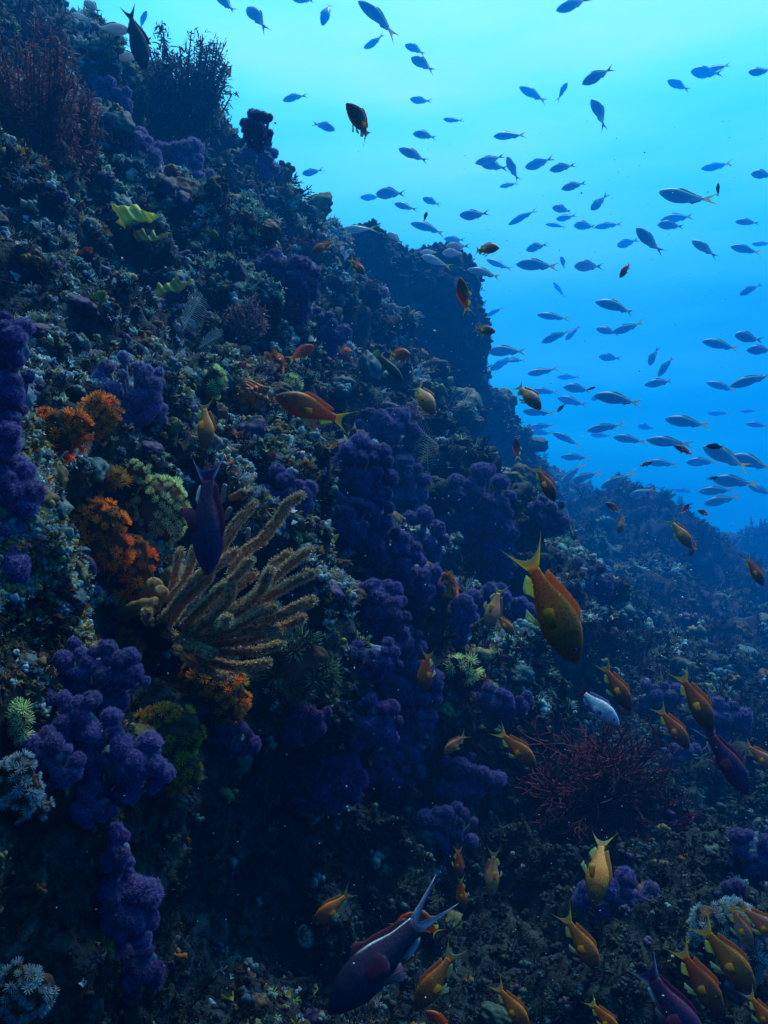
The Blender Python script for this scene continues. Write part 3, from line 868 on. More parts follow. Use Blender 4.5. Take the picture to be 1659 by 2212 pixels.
CC = [
    (215, 905, 80, 110, 20, 'orange', "bright orange cup coral under the pale lilac soft coral", .5, False),
    (115, 935, 150, 110, 26, 'rust', "dim rust cup coral patch left of the bright orange one", .4, False),
    (195, 1125, 155, 85, 30, 'orange', "orange cup coral with yellow tips left of the pale yellow arc", .5, False),
    (205, 1185, 150, 110, 24, 'rust', "rust cup coral hanging under the yellow tipped orange one", .5, False),
    (285, 1235, 95, 150, 26, 'rust', "rust orange cup coral column above the tan sponge tubes", .5, False),
    (268, 1105, 45, 35, 5, 'orange', "little orange cup coral touching the pale yellow arc", .5, False),
    (348, 1100, 130, 165, 70, 'yellow', "pale yellow cup coral in a spiky arc beside purple fish", .75, False),
    (285, 1020, 95, 55, 22, 'yellow', "pale yellow cup coral forming the upper end of the arc", .5, False),
    (235, 1040, 60, 50, 6, 'olive', "dim olive cup coral left of the pale yellow arc", .5, True),
    (438, 1460, 85, 90, 18, 'orange', "bright orange cup coral directly under the tan branching coral", .6, False),
    (485, 1500, 95, 120, 26, 'orange', "bright orange cup coral, lower right of a pair under tan coral", .6, False),
    (360, 1585, 145, 125, 34, 'olive', "olive orange cup coral between two purple soft corals", .5, False),
    (385, 1665, 90, 80, 12, 'olive', "dim olive cup coral sagging beneath the larger olive one", .5, False),
    (275, 1388, 65, 45, 7, 'rust', "small rust cup coral above the large purple soft coral", .5, False),
    (640, 1440, 160, 145, 16, 'green', "dark green long tentacled coral under the tan branching coral", .5, True),
    (465, 825, 50, 70, 13, 'yellow', "small yellow cup coral above the diving orange fish", .5, False),
    (620, 832, 62, 42, 12, 'yellow', "bright yellow tufted coral touching the large orange fish's back", .5, True),
    (605, 972, 38, 32, 6, 'yellow', "tiny yellow tufted coral below the large orange fish", .5, False),
    (968, 1268, 36, 70, 12, 'orange', "narrow orange yellow coral strip on the purple column's edge", .5, False),
    (920, 1522, 40, 48, 8, 'orange', "small orange coral clump low on the purple column", .5, False),
    (1003, 1442, 62, 52, 9, 'yellow', "small yellow tufted coral beside the pale rimmed sponge", .5, True),
    (592, 785, 40, 50, 7, 'orange', "small orange coral lump above the large orange fish", .5, False),
    (738, 775, 45, 40, 6, 'rust', "small rust coral lump left of the green tailed fish", .5, False),
    (525, 578, 50, 22, 8, 'yellow', "thin pale yellow coral strip high on the slope", .5, False),
    (42, 1560, 44, 90, 9, 'yellow', "yellow tipped coral at left edge beside purple soft coral", .5, True),
    (38, 1700, 105, 150, 34, 'white', "white spiky coral at the lower left edge", .6, False),
    (85, 1745, 60, 50, 9, 'white', "little white spiky coral right of the larger white one", .6, False),
    (545, 1075, 75, 40, 10, 'white', "pale knobby polyps above the tan coral tips", .5, False),
    (858, 2045, 40, 60, 10, 'green', "green tentacled coral under the big purple fish's belly", .5, True),
    (45, 2140, 150, 130, 46, 'white', "pale blue white polyp coral in the bottom left corner", .5, False),
    (1570, 2045, 190, 230, 120, 'white', "large pale polyp covered coral behind the diving fish at lower right", .5, False),
    (660, 1020, 60, 40, 8, 'olive', "small olive coral under the large fish's yellow tail", .5, False),
]
for i, c_ in enumerate(CC):
    cup_coral(c_[0], c_[1], c_[2], c_[3], c_[4], c_[5], c_[6], thick=c_[7], lng=c_[8], seed=i)

# ------------------------------------------------------------------ tan branching coral
M_gorg = mat("tan_coral_branch", (.72, .40, .16), .75, .3, vcol=True, bump=(120, .5, .004), transl=.1)
BR = [
    [(430, 1325, 1.17), (492, 1253, 1.10), (526, 1197, 1.07), (565, 1163, 1.05), (600, 1121, 1.03), (620, 1092, 1.02), (651, 1070, 1.01)],
    [(420, 1290, 1.19), (455, 1230, 1.16), (483, 1182, 1.14), (509, 1133, 1.13), (551, 1085, 1.12)],
    [(440, 1345, 1.14), (492, 1319, 1.08), (553, 1285, 1.03), (597, 1241, 1.00), (634, 1212, .99), (672, 1188, .98)],
    [(553, 1285, 1.04), (590, 1219, 1.04), (629, 1194, 1.05)],
    [(450, 1350, 1.12), (517, 1316, 1.02), (561, 1280, .96), (583, 1231, .93)],
    [(440, 1360, 1.13), (504, 1329, 1.05), (578, 1290, .99), (627, 1260, .97), (680, 1236, .96)],
    [(420, 1375, 1.14), (468, 1368, 1.08), (553, 1346, 1.02), (627, 1319, .99), (675, 1297, .98)],
    [(450, 1370, 1.08), (504, 1356, 1.0), (553, 1326, .96), (597, 1309, .95)],
    [(410, 1395, 1.14), (468, 1392, 1.09), (541, 1380, 1.04), (614, 1353, 1.01), (658, 1334, 1.0)],
    [(345, 1345, 1.19), (372, 1315, 1.15), (419, 1253, 1.09), (468, 1221, 1.06), (512, 1192, 1.05)],
    [(400, 1350, 1.15), (425, 1322, 1.09), (468, 1282, 1.03), (509, 1246, 1.0), (541, 1207, .99)],
    [(350, 1330, 1.2), (380, 1280, 1.17), (407, 1233, 1.14), (419, 1185, 1.13)],
    [(345, 1320, 1.21), (372, 1270, 1.19), (383, 1216, 1.17), (392, 1187, 1.17)],
    [(345, 1340, 1.18), (375, 1312, 1.13), (402, 1272, 1.10)],
    [(470, 1350, 1.06), (482, 1343, .98), (493, 1333, .93)],
    [(460, 1310, 1.1), (500, 1275, 1.06), (551, 1238, 1.05)],
    [(400, 1400, 1.15), (480, 1410, 1.08), (560, 1404, 1.04), (610, 1392, 1.03)],
    [(390, 1405, 1.16), (460, 1430, 1.1), (530, 1440, 1.07), (580, 1432, 1.06)],
    [(380, 1400, 1.17), (430, 1440, 1.12), (490, 1465, 1.1)],
    [(360, 1350, 1.17), (400, 1300, 1.12), (440, 1262, 1.08), (455, 1230, 1.08)],
    [(400, 1370, 1.14), (450, 1340, 1.06), (490, 1295, 1.01), (500, 1262, 1.0)],
    [(350, 1360, 1.18), (400, 1385, 1.12), (440, 1405, 1.05), (462, 1412, 1.02)],
    [(330, 1350, 1.2), (318, 1335, 1.15), (318, 1318, 1.12)],
    [(430, 1380, 1.1), (520, 1365, 1.03), (580, 1362, 1.0), (625, 1372, 1.0)],
]
gd = depth(345, 1350, 1.25)
groot = empty("branching_coral", at(345, 1350, gd))
tag(groot, "tan branching coral with fuzzy finger branches fanning to the right", "branching coral")
gl = np.array(groot.location)
KOFF = gd - 1.2


def smooth_path(p, n):
    p = np.asarray(p, float); k = len(p); t = np.linspace(0, k - 1, n); out_ = []
    for tt in t:
        i = min(int(tt), k - 2); f = tt - i
        p0, p1, p2, p3 = p[max(i - 1, 0)], p[i], p[i + 1], p[min(i + 2, k - 1)]
        out_.append(.5 * ((2 * p1) + (-p0 + p2) * f + (2 * p0 - 5 * p1 + 4 * p2 - p3) * f * f + (-p0 + 3 * p1 - 3 * p2 + p3) * f ** 3))
    return np.array(out_)


for bi, br in enumerate(BR):
    r = np.random.default_rng(100 + bi)
    P = smooth_path([list(at(x, y, d + KOFF * (1 if d > 1.15 else .6))) for x, y, d in br], 26) - gl
    P += np.stack([vnoise(P * 40 + bi, 5), vnoise(P * 40 + bi, 6), vnoise(P * 40 + bi, 7)], 1) * .0016
    R_ = .0052 * np.interp(np.linspace(0, 1, 26), [0, .7, .93, 1], [1.15, 1.0, .95, .6]) * r.uniform(.88, 1.12)
    b = MB(); stem_ = MB()
    V, Fq = tube(P, R_, 9)
    stem_.add(V, Fq, np.array([.62, .5, .42]))
    T = np.gradient(P, axis=0); T /= np.linalg.norm(T, axis=1)[:, None]
    L_ = np.linalg.norm(np.diff(P, axis=0), axis=1).sum()
    npol = int(L_ / .0030 * 5)
    for k in range(npol):
        t = (k + r.uniform(0, 1)) / npol * 25; i = min(int(t), 24); f = t - i
        p = P[i] * (1 - f) + P[i + 1] * f; tt = T[i]; rr = R_[i]
        x, y, _ = frame(tt)
        # polyps stand in bands that leave bare grooves between them
        a = (r.integers(0, 4) + .5) * np.pi / 2 + r.normal(0, .30) + bi
        if i >= 23: a = r.uniform(0, 6.28)
        d = math.cos(a) * x + math.sin(a) * y + (tt * .9 * (i >= 24)); d /= np.linalg.norm(d)
        h = .0052 * r.uniform(.6, 1.35)
        o = p + d * rr * .9; u_, v_, _ = frame(d); a0 = r.uniform(0, 6.28)
        for j in range(4):
            aa = a0 + j * 1.57; dd = d + .8 * (math.cos(aa) * u_ + math.sin(aa) * v_); dd /= np.linalg.norm(dd)
            sd = np.cross(dd, d) * .0009
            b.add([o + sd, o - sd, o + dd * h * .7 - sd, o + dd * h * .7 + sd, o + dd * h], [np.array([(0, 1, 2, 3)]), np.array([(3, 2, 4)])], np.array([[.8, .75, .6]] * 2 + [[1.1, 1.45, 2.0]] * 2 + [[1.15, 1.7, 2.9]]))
    bo = link("branch", stem_.mesh("branch"), groot, M_gorg)
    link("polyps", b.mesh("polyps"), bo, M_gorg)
V, Fc_ = ico(3)
V = V * (1 + .2 * fbm(V * 2, 3, 4)[:, None]) * np.array([.05, .04, .045])
link("holdfast", mesh_np("holdfast", V, Fc_), groot, M_gorg)


# ------------------------------------------------------------------ sponges, leaves, hydroids
def tube_sponge(name, pts_px, r0, r1, m, label, cat="sponge", group=None):
    """open tube sponge along photo points, with a hollow rim"""
    P = smooth_path([list(at(*p)) for p in pts_px], 14)
    root_l = P[0]
    b = MB(); sides = 14
    T = np.gradient(P, axis=0)
    rr = np.linspace(r0, r1, 14) * (1 + .08 * np.sin(np.arange(14) * 1.7))
    V, Fq = tube(P - root_l, rr, sides, cap=False); b.add(V, Fq, np.array([.9, .9, .9]))
    inner = P[::-1][:6]
    V2, F2 = tube(inner - root_l, rr[::-1][:6] * .72, sides, cap=True); b.add(V2, F2, np.array([.35, .3, .3]))
    n = 13 * sides; off = 14 * sides
    ring = np.array([(n + k, n + (k + 1) % sides, off + (k + 1) % sides, off + k) for k in range(sides)])
    b.Fc[4].append(ring)
    o = link(name, b.mesh(name), None, m); o.location = root_l
    return tag(o, label, cat, group)


M_tansp = mat("tan_sponge", (.52, .24, .07), .7, .3, vcol=True, noise=(30, .7, 1.2), bump=(90, .4, .005), transl=.15)
M_palesp = mat("pale_sponge", (.36, .42, .42), .8, .2, vcol=True, noise=(60, .5, 1.3), bump=(120, .8, .006), transl=.2)
SP = "small tube sponges"
d0 = depth(300, 1300)
tube_sponge("tube_sponge", [(300, 1300, d0), (320, 1285, d0 - .04), (336, 1262, d0 - .06)], .012, .014, M_tansp, "tan tube sponge left of the branching coral, upper one", "sponge", SP)
tube_sponge("tube_sponge", [(300, 1335, d0), (325, 1310, d0 - .05), (352, 1276, d0 - .07)], .015, .012, M_tansp, "tan tube sponge left of the branching coral, tallest of three", "sponge", SP)
d0 = depth(265, 1325)
tube_sponge("tube_sponge", [(265, 1328, d0), (300, 1312, d0 - .05), (340, 1306, d0 - .06)], .012, .012, M_tansp, "tan tube sponge lying low, pointing at the branching coral", "sponge", SP)
d0 = depth(520, 1080)
tube_sponge("tube_sponge", [(500, 1076, d0), (515, 1070, d0 - .03), (526, 1064, d0 - .05)], .007, .008, M_tansp, "little orange rimmed tube sponge right of the purple diving fish", "sponge", SP)
for (x, y, dx, dy, lb) in [(480, 1075, 6, -28, "pale blue sea squirt right of the purple fish's waist"), (488, 1110, 10, -12, "pale blue sea squirt touching the purple fish's side"), (535, 1160, 2, -18, "pale blue sea squirt between tan coral branches"),
                           (1058, 1770, 2, -16, "white sea squirt right of the lowest purple coral"), (1100, 1860, 8, -18, "pale sea squirt at the dark foot of slope"), (808, 1752, 4, -14, "white egg shaped sea squirt in the dark lower middle"),
                           (1055, 1450, -6, -40, "pale rimmed sponge standing beside yellow tufted coral"), (1120, 1890, 10, -20, "larger pale sea squirt at the slope's dark foot"), (1400, 1985, 10, -14, "white sea squirt below the purple coral under the spread fin fish"), (1297, 1965, -6, -12, "small white sea squirt on the purple coral's pale stem")]:
    d0 = depth(x, y) - .03
    k = d0 / F
    tube_sponge("sea_squirt", [(x, y + 8, d0 + .02), (x + dx * .5, y + dy * .4, d0 - .01), (x + dx, y + dy, d0 - .02)], 6 * k, 4.5 * k, M_palesp, lb, "sea squirt", "pale sea squirts")

# ruffled orange sponge: a lump of coiled ridges
def ruffle(x, y, w, h, m, label, seed, name="ruffled_sponge", coils=5):
    r = np.random.default_rng(seed); d0 = depth(x, y); k = d0 / F
    o_ = at(x, y, d0); b = MB()
    for c in range(coils):
        t = np.linspace(0, 1, 34)
        rr = (c + 1) / coils
        a = t * 2 * np.pi + c
        px_ = (np.cos(a) * rr + .14 * np.sin(a * 5 + c) * rr) * w / 2 * k; pz_ = (np.sin(a) * rr + .14 * np.cos(a * 6 + c)) * h / 2 * k
        py_ = -(1 - rr * rr) * .35 * w * k - .01
        V, Fq = tube(np.stack([px_, np.full(34, py_) + .1 * w * k * np.sin(a * 7), pz_], 1), w * .055 * k, 6)
        b.add(V, Fq, np.array([.8, .8, .8]) + .3 * r.uniform())
    V, Fc_ = ico(3)
    b.add(V * np.array([w * .48 * k, w * .28 * k, h * .48 * k]), Fc_, np.array([.5, .4, .4]))
    o = link(name, b.mesh(name), None, m); o.location = o_
    return tag(o, label, "sponge")


M_ruff = mat("rust_ruffle", (.55, .13, .02), .6, .3, vcol=True, bump=(80, .4, .005))
M_cream = mat("cream_rim", (.55, .46, .30), .7, .3, vcol=True, bump=(60, .5, .006))
ruffle(540, 858, 82, 58, M_ruff, "rust red ruffled sponge just left of the large orange fish", 1)
ruffle(328, 750, 62, 40, M_cream, "cream rimmed lumpy sponge above the pale lilac coral", 2, coils=4)


def blade(name, outline, c_px, d, m, label, bend=.5, thick=.006, cat="seaweed", group=None, rough=.004):
    """a fleshy lobed blade with real thickness, curled out of its plane"""
    k = d / F; pts_ = np.array([((x - c_px[0]) * k, -(y - c_px[1]) * k) for x, y in outline])
    me = bpy.data.meshes.new(name)
    import bmesh
    bm = bmesh.new()
    vs = [bm.verts.new((p[0], 0, p[1])) for p in pts_]
    f = bm.faces.new(vs)
    bmesh.ops.triangulate(bm, faces=[f])
    for _ in range(3):
        bmesh.ops.subdivide_edges(bm, edges=bm.edges[:], cuts=1, use_grid_fill=True)
    sz = np.ptp(pts_, axis=0).max()
    for v in bm.verts:
        x, z = v.co.x / sz, v.co.z / sz
        v.co.y += sz * (bend * (x * x + .5 * z) + .05 * math.sin(9 * x + 5 * z)) + rough * math.sin(31 * x + 23 * z)
    bmesh.ops.solidify(bm, geom=bm.faces[:], thickness=thick)
    bmesh.ops.recalc_face_normals(bm, faces=bm.faces[:])
    bm.to_mesh(me); bm.free()
    for p in me.polygons: p.use_smooth = True
    o = link(name, me, None, m); o.location = at(c_px[0], c_px[1], d)
    return tag(o, label, cat, group)


M_leaf = mat("yellow_leaf", (.95, .90, .08), .5, .4, noise=(25, .75, 1.15), bump=(45, .4, .006), transl=.45)
M_leafd = mat("olive_leaf", (.62, .54, .06), .5, .4, noise=(25, .7, 1.2), bump=(45, .4, .006), transl=.4)
YL = "yellow lobed seaweed blades"
o1 = [(705, 1300), (760, 1330), (830, 1335), (875, 1310), (882, 1330), (870, 1360), (905, 1345), (960, 1375), (1005, 1380), (1022, 1395), (1000, 1425), (960, 1435), (870, 1440), (840, 1450), (815, 1490), (790, 1465), (750, 1440), (775, 1415), (745, 1370), (715, 1340)]
blade("yellow_seaweed", [(x / 3, y / 3) for x, y in o1], (287, 464), ndepth(287, 464, 140, 80, 5) - .05, M_leaf, "bright yellow star shaped seaweed blade on the upper left ledge", cat="seaweed", group=YL)
o2 = [(960, 220), (1010, 225), (1030, 170), (1060, 200), (1110, 160), (1140, 105), (1155, 150), (1180, 180), (1245, 140), (1240, 165), (1190, 200), (1160, 240), (1100, 240), (1040, 265), (985, 245)]
blade("yellow_seaweed", [(x / 3, 553 + y / 3) for x, y in o2], (368, 618), ndepth(368, 618, 110, 70, 5) - .04, M_leafd, "dull yellow lobed seaweed blade below the bright star shaped one", cat="seaweed", group=YL)
o3 = [(590, 270), (625, 230), (685, 225), (650, 250), (690, 300), (640, 290), (600, 285)]
blade("yellow_seaweed", [(x / 3, 553 + y / 3) for x, y in o3], (212, 640), ndepth(212, 640, 60, 50, 5) - .03, M_leafd, "small olive seaweed blade at left, lower than the other two", cat="seaweed", group=YL)
o4 = [(850, 1470), (880, 1500), (930, 1480), (900, 1540), (960, 1545), (990, 1480), (1010, 1530), (1090, 1500), (1080, 1535), (1020, 1555), (970, 1575), (890, 1560), (860, 1520)]
blade("yellow_seaweed", [(x / 3, y / 3) for x, y in o4], (322, 510), ndepth(322, 512, 110, 50, 5) - .03, M_leafd, "olive seaweed blade right beneath the bright yellow star", cat="seaweed", group=YL)


M_hyd = mat("pale_hydroid", (.62, .72, .66), .6, .3, transl=.3)


def feather(x0, y0, x1, y1, wpx, n, label, seed, name="feather_hydroid"):
    r = np.random.default_rng(seed); d0 = min(depth(x0, y0), depth(x1, y1)) - .02
    A_, B_ = np.array(at(x0, y0, d0)), np.array(at(x1, y1, d0 - .06)); k = d0 / F
    ax = B_ - A_; L_ = np.linalg.norm(ax); ax /= L_; sd = np.cross(ax, np.array([0, 1.0, 0])); sd /= np.linalg.norm(sd)
    P = np.array([ax * L_ * t + sd * .1 * L_ * math.sin(t * 2) + np.array([0, -.03 * t * t, 0]) for t in np.linspace(0, 1, 12)])
    b = MB(); V, Fq = tube(P, np.linspace(.0022, .0008, 12), 5); b.add(V, Fq)
    for j in range(n):
        t = .08 + .9 * j / n; p = P[0] * 0 + np.array([np.interp(t * 11, range(12), P[:, q2]) for q2 in range(3)])
        l = r.uniform(.75, 1.1) * wpx / 2 * k * math.sin(math.pi * (t * .85 + .12)) ** .6 * r.uniform(.85, 1.1)
        for sg in (-1, 1):
            Q = np.array([p + sd * sg * l * u + ax * l * .55 * u + np.array([0, .25 * l * u * u, 0]) - ax * .15 * l * u * u for u in np.linspace(0, 1, 5)])
            V, Fq = tube(Q, np.linspace(.0007, .0003, 5), 3); b.add(V, Fq)
    o = link(name, b.mesh(name), None, M_hyd); o.location = A_
    return tag(o, label, "hydroid", "pale feather hydroids")


feather(395, 715, 450, 650, 70, 20, "white feather hydroid on the slope, upper of the pair", 1)
feather(425, 755, 488, 735, 50, 18, "white feather hydroid on the slope, lower of the pair", 2)
feather(925, 1020, 935, 940, 46, 13, "pale feather hydroid right of the central purple tower", 3)
feather(835, 880, 825, 835, 40, 12, "pale feather hydroid under the green tailed fish", 4)
feather(945, 960, 900, 905, 34, 12, "small pale feather hydroid below the yellow tailed fish", 5)


# ------------------------------------------------------------------ seaweed bushes and the red sea fan
def bush(x, y, w, h, m_leaf, label, seed, nst=26, per=34, leaf=.016, d=None, name="seaweed_bush", cat="seaweed", thick=.6, leafw=.22, up=True):
    r = np.random.default_rng(seed); dh = d or ndepth(x, y, w, h, 15); k = dh / F
    rx, rz = w / 2 * k, h / 2 * k; ry = thick * rx
    c = np.array(at(x, y + h * .42, dh - ry * .25)); st_ = MB(); lf = MB()
    lv, lf_f, lc = blades
    for s in range(nst):
        tgt = np.array([r.uniform(-1, 1) * rx, r.uniform(-1.0, .5) * ry, rz * (.5 + r.uniform(-.4, 1.3))])
        if (tgt[0] / rx) ** 2 + ((tgt[2] - rz * .9) / rz) ** 2 > 1.25: tgt *= .72
        P = smooth_path([[tgt[0] * .15, 0, 0], tgt * np.array([.6, .7, .45]) + r.normal(0, .06, 3) * rx, tgt], 8)
        V, Fq = tube(P, np.linspace(.004, .0015, 8) * dh / 2.2, 5); st_.add(V, Fq)
        for j in range(per):
            t = r.uniform(.2, 1) ** .7 * 7; i = min(int(t), 6); p = P[i] + (P[i + 1] - P[i]) * (t - i)
            p = p + r.normal(0, .06, 3) * rx
            d_ = r.normal(0, 1, 3) + np.array([0, -.3, .6]); d_ /= np.linalg.norm(d_); X, Y, Z = frame(d_)
            sc_ = leaf * dh / 2.2 * r.uniform(.6, 1.4)
            b_ = r.integers(0, 7); sl = slice(b_ * 8, b_ * 8 + 8)
            v = lv[sl]; v = v - v[0]
            lf.add(p + sc_ * (v[:, :1] * X + v[:, 1:2] * Y * leafw * 4 + v[:, 2:] * Z), lf_f[:3], lc[sl] * r.uniform(.5, 1.5))
    root = empty(name, c); tag(root, label, cat)
    link("stem", st_.mesh("stem"), root, m_leaf); link("frond", lf.mesh("frond"), root, m_leaf)
    return root


M_bred = mat("red_brown_algae", (.26, .085, .085), .6, .3, vcol=True, transl=.3)
M_bgrey = mat("grey_brown_algae", (.13, .12, .12), .6, .3, vcol=True, transl=.3)
M_bpink = mat("pink_algae", (.36, .19, .19), .6, .3, vcol=True, transl=.3)
bush(80, 245, 200, 350, M_bred, "tall red brown bushy seaweed at the upper left edge", 1, 120, 75, .020)
bush(405, 195, 190, 240, M_bgrey, "dark feathery seaweed bush standing on the skyline", 2, 120, 75, .020, d=far(2.75))
bush(165, 300, 110, 200, M_bred, "smaller red brown seaweed bush leaning right of the tall one", 11, 60, 60, .018)
bush(60, 50, 190, 130, M_bgrey, "faded grey seaweed bush in the top left corner", 3, 36, 40, .024)
bush(160, 90, 110, 110, M_bgrey, "faded seaweed clump on the skyline left of the dark diving fish", 4, 26, 34, .024, d=far(2.85))
bush(535, 690, 110, 110, M_bpink, "pinkish bushy algae above the rust ruffled sponge", 5, 30, 34, .016)
bush(672, 545, 90, 50, M_bred, "reddish algae tuft under the orange fish near the ridge", 6, 22, 30, .02)
bush(885, 885, 60, 50, M_bpink, "small pink algae tuft left of the yellow tailed fish", 7, 16, 26, .016)
bush(455, 1015, 40, 40, M_bpink, "tiny pink algae tuft right of the purple fish's tail", 8, 12, 22, .01)
bush(1638, 1160, 60, 75, M_bgrey, "distant faded bush on the far ridge at the right edge", 9, 26, 30, .03, d=far(6.9))
bush(570, 800, 40, 60, M_bpink, "pink algae tuft between orange lump and yellow tufted coral", 10, 14, 22, .014)

M_fan = mat("red_sea_fan", (.13, .014, .018), .8, .2, vcol=True, noise=(30, .6, 1.4))


def sea_fan(x, y, tips, label, d, seed):
    """dense bush of fine forking twigs"""
    r = np.random.default_rng(seed); b = MB(); c = np.array(at(x, y, d)); k = d / F
    def grow(p, dr, l, rad_, lev):
        n = 5; P = [p]; q_ = dr.copy()
        for j in range(n):
            q_ = q_ + r.normal(0, .17, 3) * np.array([1, .8, 1]); q_ /= np.linalg.norm(q_); P.append(P[-1] + q_ * l / n)
        V, Fq = tube(np.array(P), np.linspace(rad_, rad_ * .65, n + 1), 4 if lev < 3 else 3); b.add(V, Fq, np.array([1, 1, 1]) * r.uniform(.45, 1.5))
        if lev >= 5: return
        for s in range(3 if lev < 4 else 2):
            a = r.uniform(.2, .8) * (1 if r.uniform() < .5 else -1)
            ca, sa = math.cos(a), math.sin(a)
            dd = np.array([q_[0] * ca - q_[2] * sa, q_[1] + r.normal(0, .35), q_[0] * sa + q_[2] * ca])
            grow(P[r.integers(1, n + 1)], dd / np.linalg.norm(dd), l * r.uniform(.5, .8), max(rad_ * .66, .0011 * d), lev + 1)
    for (tx, ty) in tips:
        e = np.array(at(tx, ty, d * r.uniform(.9, 1.0))) - c; L_ = np.linalg.norm(e)
        grow(np.zeros(3), e / L_, L_ * .45, .0022 * d, 1)
    V, Fc_ = ico(2)
    root = empty("sea_fan", c); tag(root, label, "sea fan")
    link("branches", b.mesh("branches"), root, M_fan); link("holdfast", mesh_np("holdfast", V * np.array([.03, .03, .022]) * d / 2, Fc_, np.ones((len(V), 3))), root, M_fan)
    return root


sea_fan(1300, 1765, [(1160, 1640), (1175, 1600), (1205, 1575), (1235, 1560), (1260, 1550), (1290, 1545), (1320, 1540), (1350, 1545), (1390, 1550), (1415, 1570), (1440, 1590), (1470, 1625), (1480, 1660), (1190, 1620), (1250, 1590), (1310, 1575), (1370, 1580), (1420, 1620), (1450, 1660), (1220, 1690), (1280, 1660), (1350, 1610), (1400, 1680), (1420, 1720), (1200, 1720), (1340, 1720), (1170, 1690), (1460, 1700), (1180, 1740), (1440, 1740), (1230, 1650), (1300, 1620), (1370, 1640), (1330, 1690), (1260, 1710)], "dark maroon bushy sea fan in the shaded hollow at right", ndepth(1310, 1660, 300, 200, 20) * .97, 3)

# ------------------------------------------------------------------ fish
def fish_body(top, bot, wid, color, bend, nose=.5, ped=-.27, n=44, m=28):
    """top/bot/wid: control values (x from nose 0..1, half size); color(u, v) -> rgb"""
    u = np.linspace(0, 1, n) ** 1.25
    def prof(c):
        c = np.array(c); y = np.interp(u, c[:, 0], c[:, 1])
        for _ in range(2): y[1:-1] = .25 * y[:-2] + .5 * y[1:-1] + .25 * y[2:]
        return y
    t, b_, w = prof(top), prof(bot), prof(wid)
    x = nose + (ped - nose) * u
    V = []; C = []
    for i in range(n):
        for j in range(m):
            a = 2 * np.pi * j / m; ca, sa = math.cos(a), math.sin(a)
            z = (t[i] if sa > 0 else b_[i]) * sa
            wz = w[i] * np.sign(ca) * abs(ca) ** .85
            V.append([x[i], wz, z]); C.append(color(u[i], sa))
    V = np.array(V)
    q_ = [(i * m + j, i * m + (j + 1) % m, (i + 1) * m + (j + 1) % m, (i + 1) * m + j) for i in range(n - 1) for j in range(m)]
    V = np.concatenate([V, [[x[0] + .006, 0, (t[0] - b_[0]) / 2], [x[-1], 0, 0]]]); C += [color(0, 0), color(1, 0)]
    a, e = n * m, n * m + 1
    tri = [(a, (j + 1) % m, j) for j in range(m)] + [(e, (n - 1) * m + j, (n - 1) * m + (j + 1) % m) for j in range(m)]
    return bendv(V, bend), [np.array(q_), np.array(tri)], np.clip(np.array(C), 0, 1)


def bendv(V, b):
    V = np.array(V, float)
    s = np.clip(.15 - V[:, 0], 0, None); h_ = np.clip(V[:, 0] - .15, 0, None)
    V[:, 1] += b * (s * s * 1.6 + h_ * h_ * .8)
    return V


def fin(base, tip, bend, rows=5, ripple=.004, c0=(1, 1, 1), c1=(1, 1, 1), edge=None, thick=.0016):
    """fin between two polylines of equal length, a thin closed sheet"""
    base = np.asarray(base, float); tip = np.asarray(tip, float); n = len(base)
    V = []; C = []
    for r_ in range(rows):
        t = r_ / (rows - 1)
        for i in range(n):
            p = base[i] * (1 - t) + tip[i] * t
            p = p + np.array([0, ripple * t * math.sin(i * 2.4), 0])
            V.append(p)
            col = np.array(c0) * (1 - t) + np.array(c1) * t
            if edge is not None:
                ed = abs(i / (n - 1) * 2 - 1)
                col = col * (1 - ed ** 3) + np.array(edge) * ed ** 3
            C.append(col)
    V = bendv(V, bend); N_ = len(V)
    th = np.array([thick * (1 - .7 * (k // n) / (rows - 1)) for k in range(N_)])
    A_ = V.copy(); A_[:, 1] += th; B_ = V.copy(); B_[:, 1] -= th
    q_ = [(r_ * n + i, r_ * n + i + 1, (r_ + 1) * n + i + 1, (r_ + 1) * n + i) for r_ in range(rows - 1) for i in range(n - 1)]
    q2 = [(N_ + d, N_ + c, N_ + b_, N_ + a) for a, b_, c, d in q_]
    bd = [i for i in range(n)] + [r_ * n + n - 1 for r_ in range(1, rows)] + [(rows - 1) * n + i for i in range(n - 2, -1, -1)] + [r_ * n for r_ in range(rows - 2, 0, -1)]
    q3 = [(bd[k], N_ + bd[k], N_ + bd[(k + 1) % len(bd)], bd[(k + 1) % len(bd)]) for k in range(len(bd))]
    return np.concatenate([A_, B_]), [np.array(q_ + q2 + q3)], np.concatenate([C, C])


def tail(bx, bh, fork, tipx, tiph, power, bend, c0, c1, edge=None, n=17, swirl=0.0):
    v = np.linspace(-1, 1, n)
    base = np.stack([np.full(n, bx), 0 * v, bh * v], 1)
    ax = np.abs(v)
    tip = np.stack([fork + (tipx - fork) * ax ** power, 0 * v + swirl * ax ** 2, np.sign(v) * tiph * (ax ** .9)], 1)
    return fin(base, tip, bend, 6, .003, c0, c1, edge)


def lerp(a, b, t): return np.array(a) * (1 - t) + np.array(b) * t


def anthias_color(head, rear, belly, back):
    def f(u, v):
        c = lerp(head, rear, min(1, max(0, (u - .12) / .45)))
        c = lerp(c, back, max(0, v) ** 3 * .8 * min(1, u * 1.6))
        c = lerp(c, belly, max(0, -v) ** 1.5 * .8)
        g = math.exp(-((u - (.31 - .07 * v * v)) / .014) ** 2) * (abs(v) < .8) + .7 * math.exp(-((u - .03 - .05 * max(0, v + .5)) / .012) ** 2) * (abs(v + .25) < .12)
        return c * (1 - .45 * g)
    return f


YEL, YEL2 = (.85, .70, .04), (.62, .60, .30)
KINDS = {}


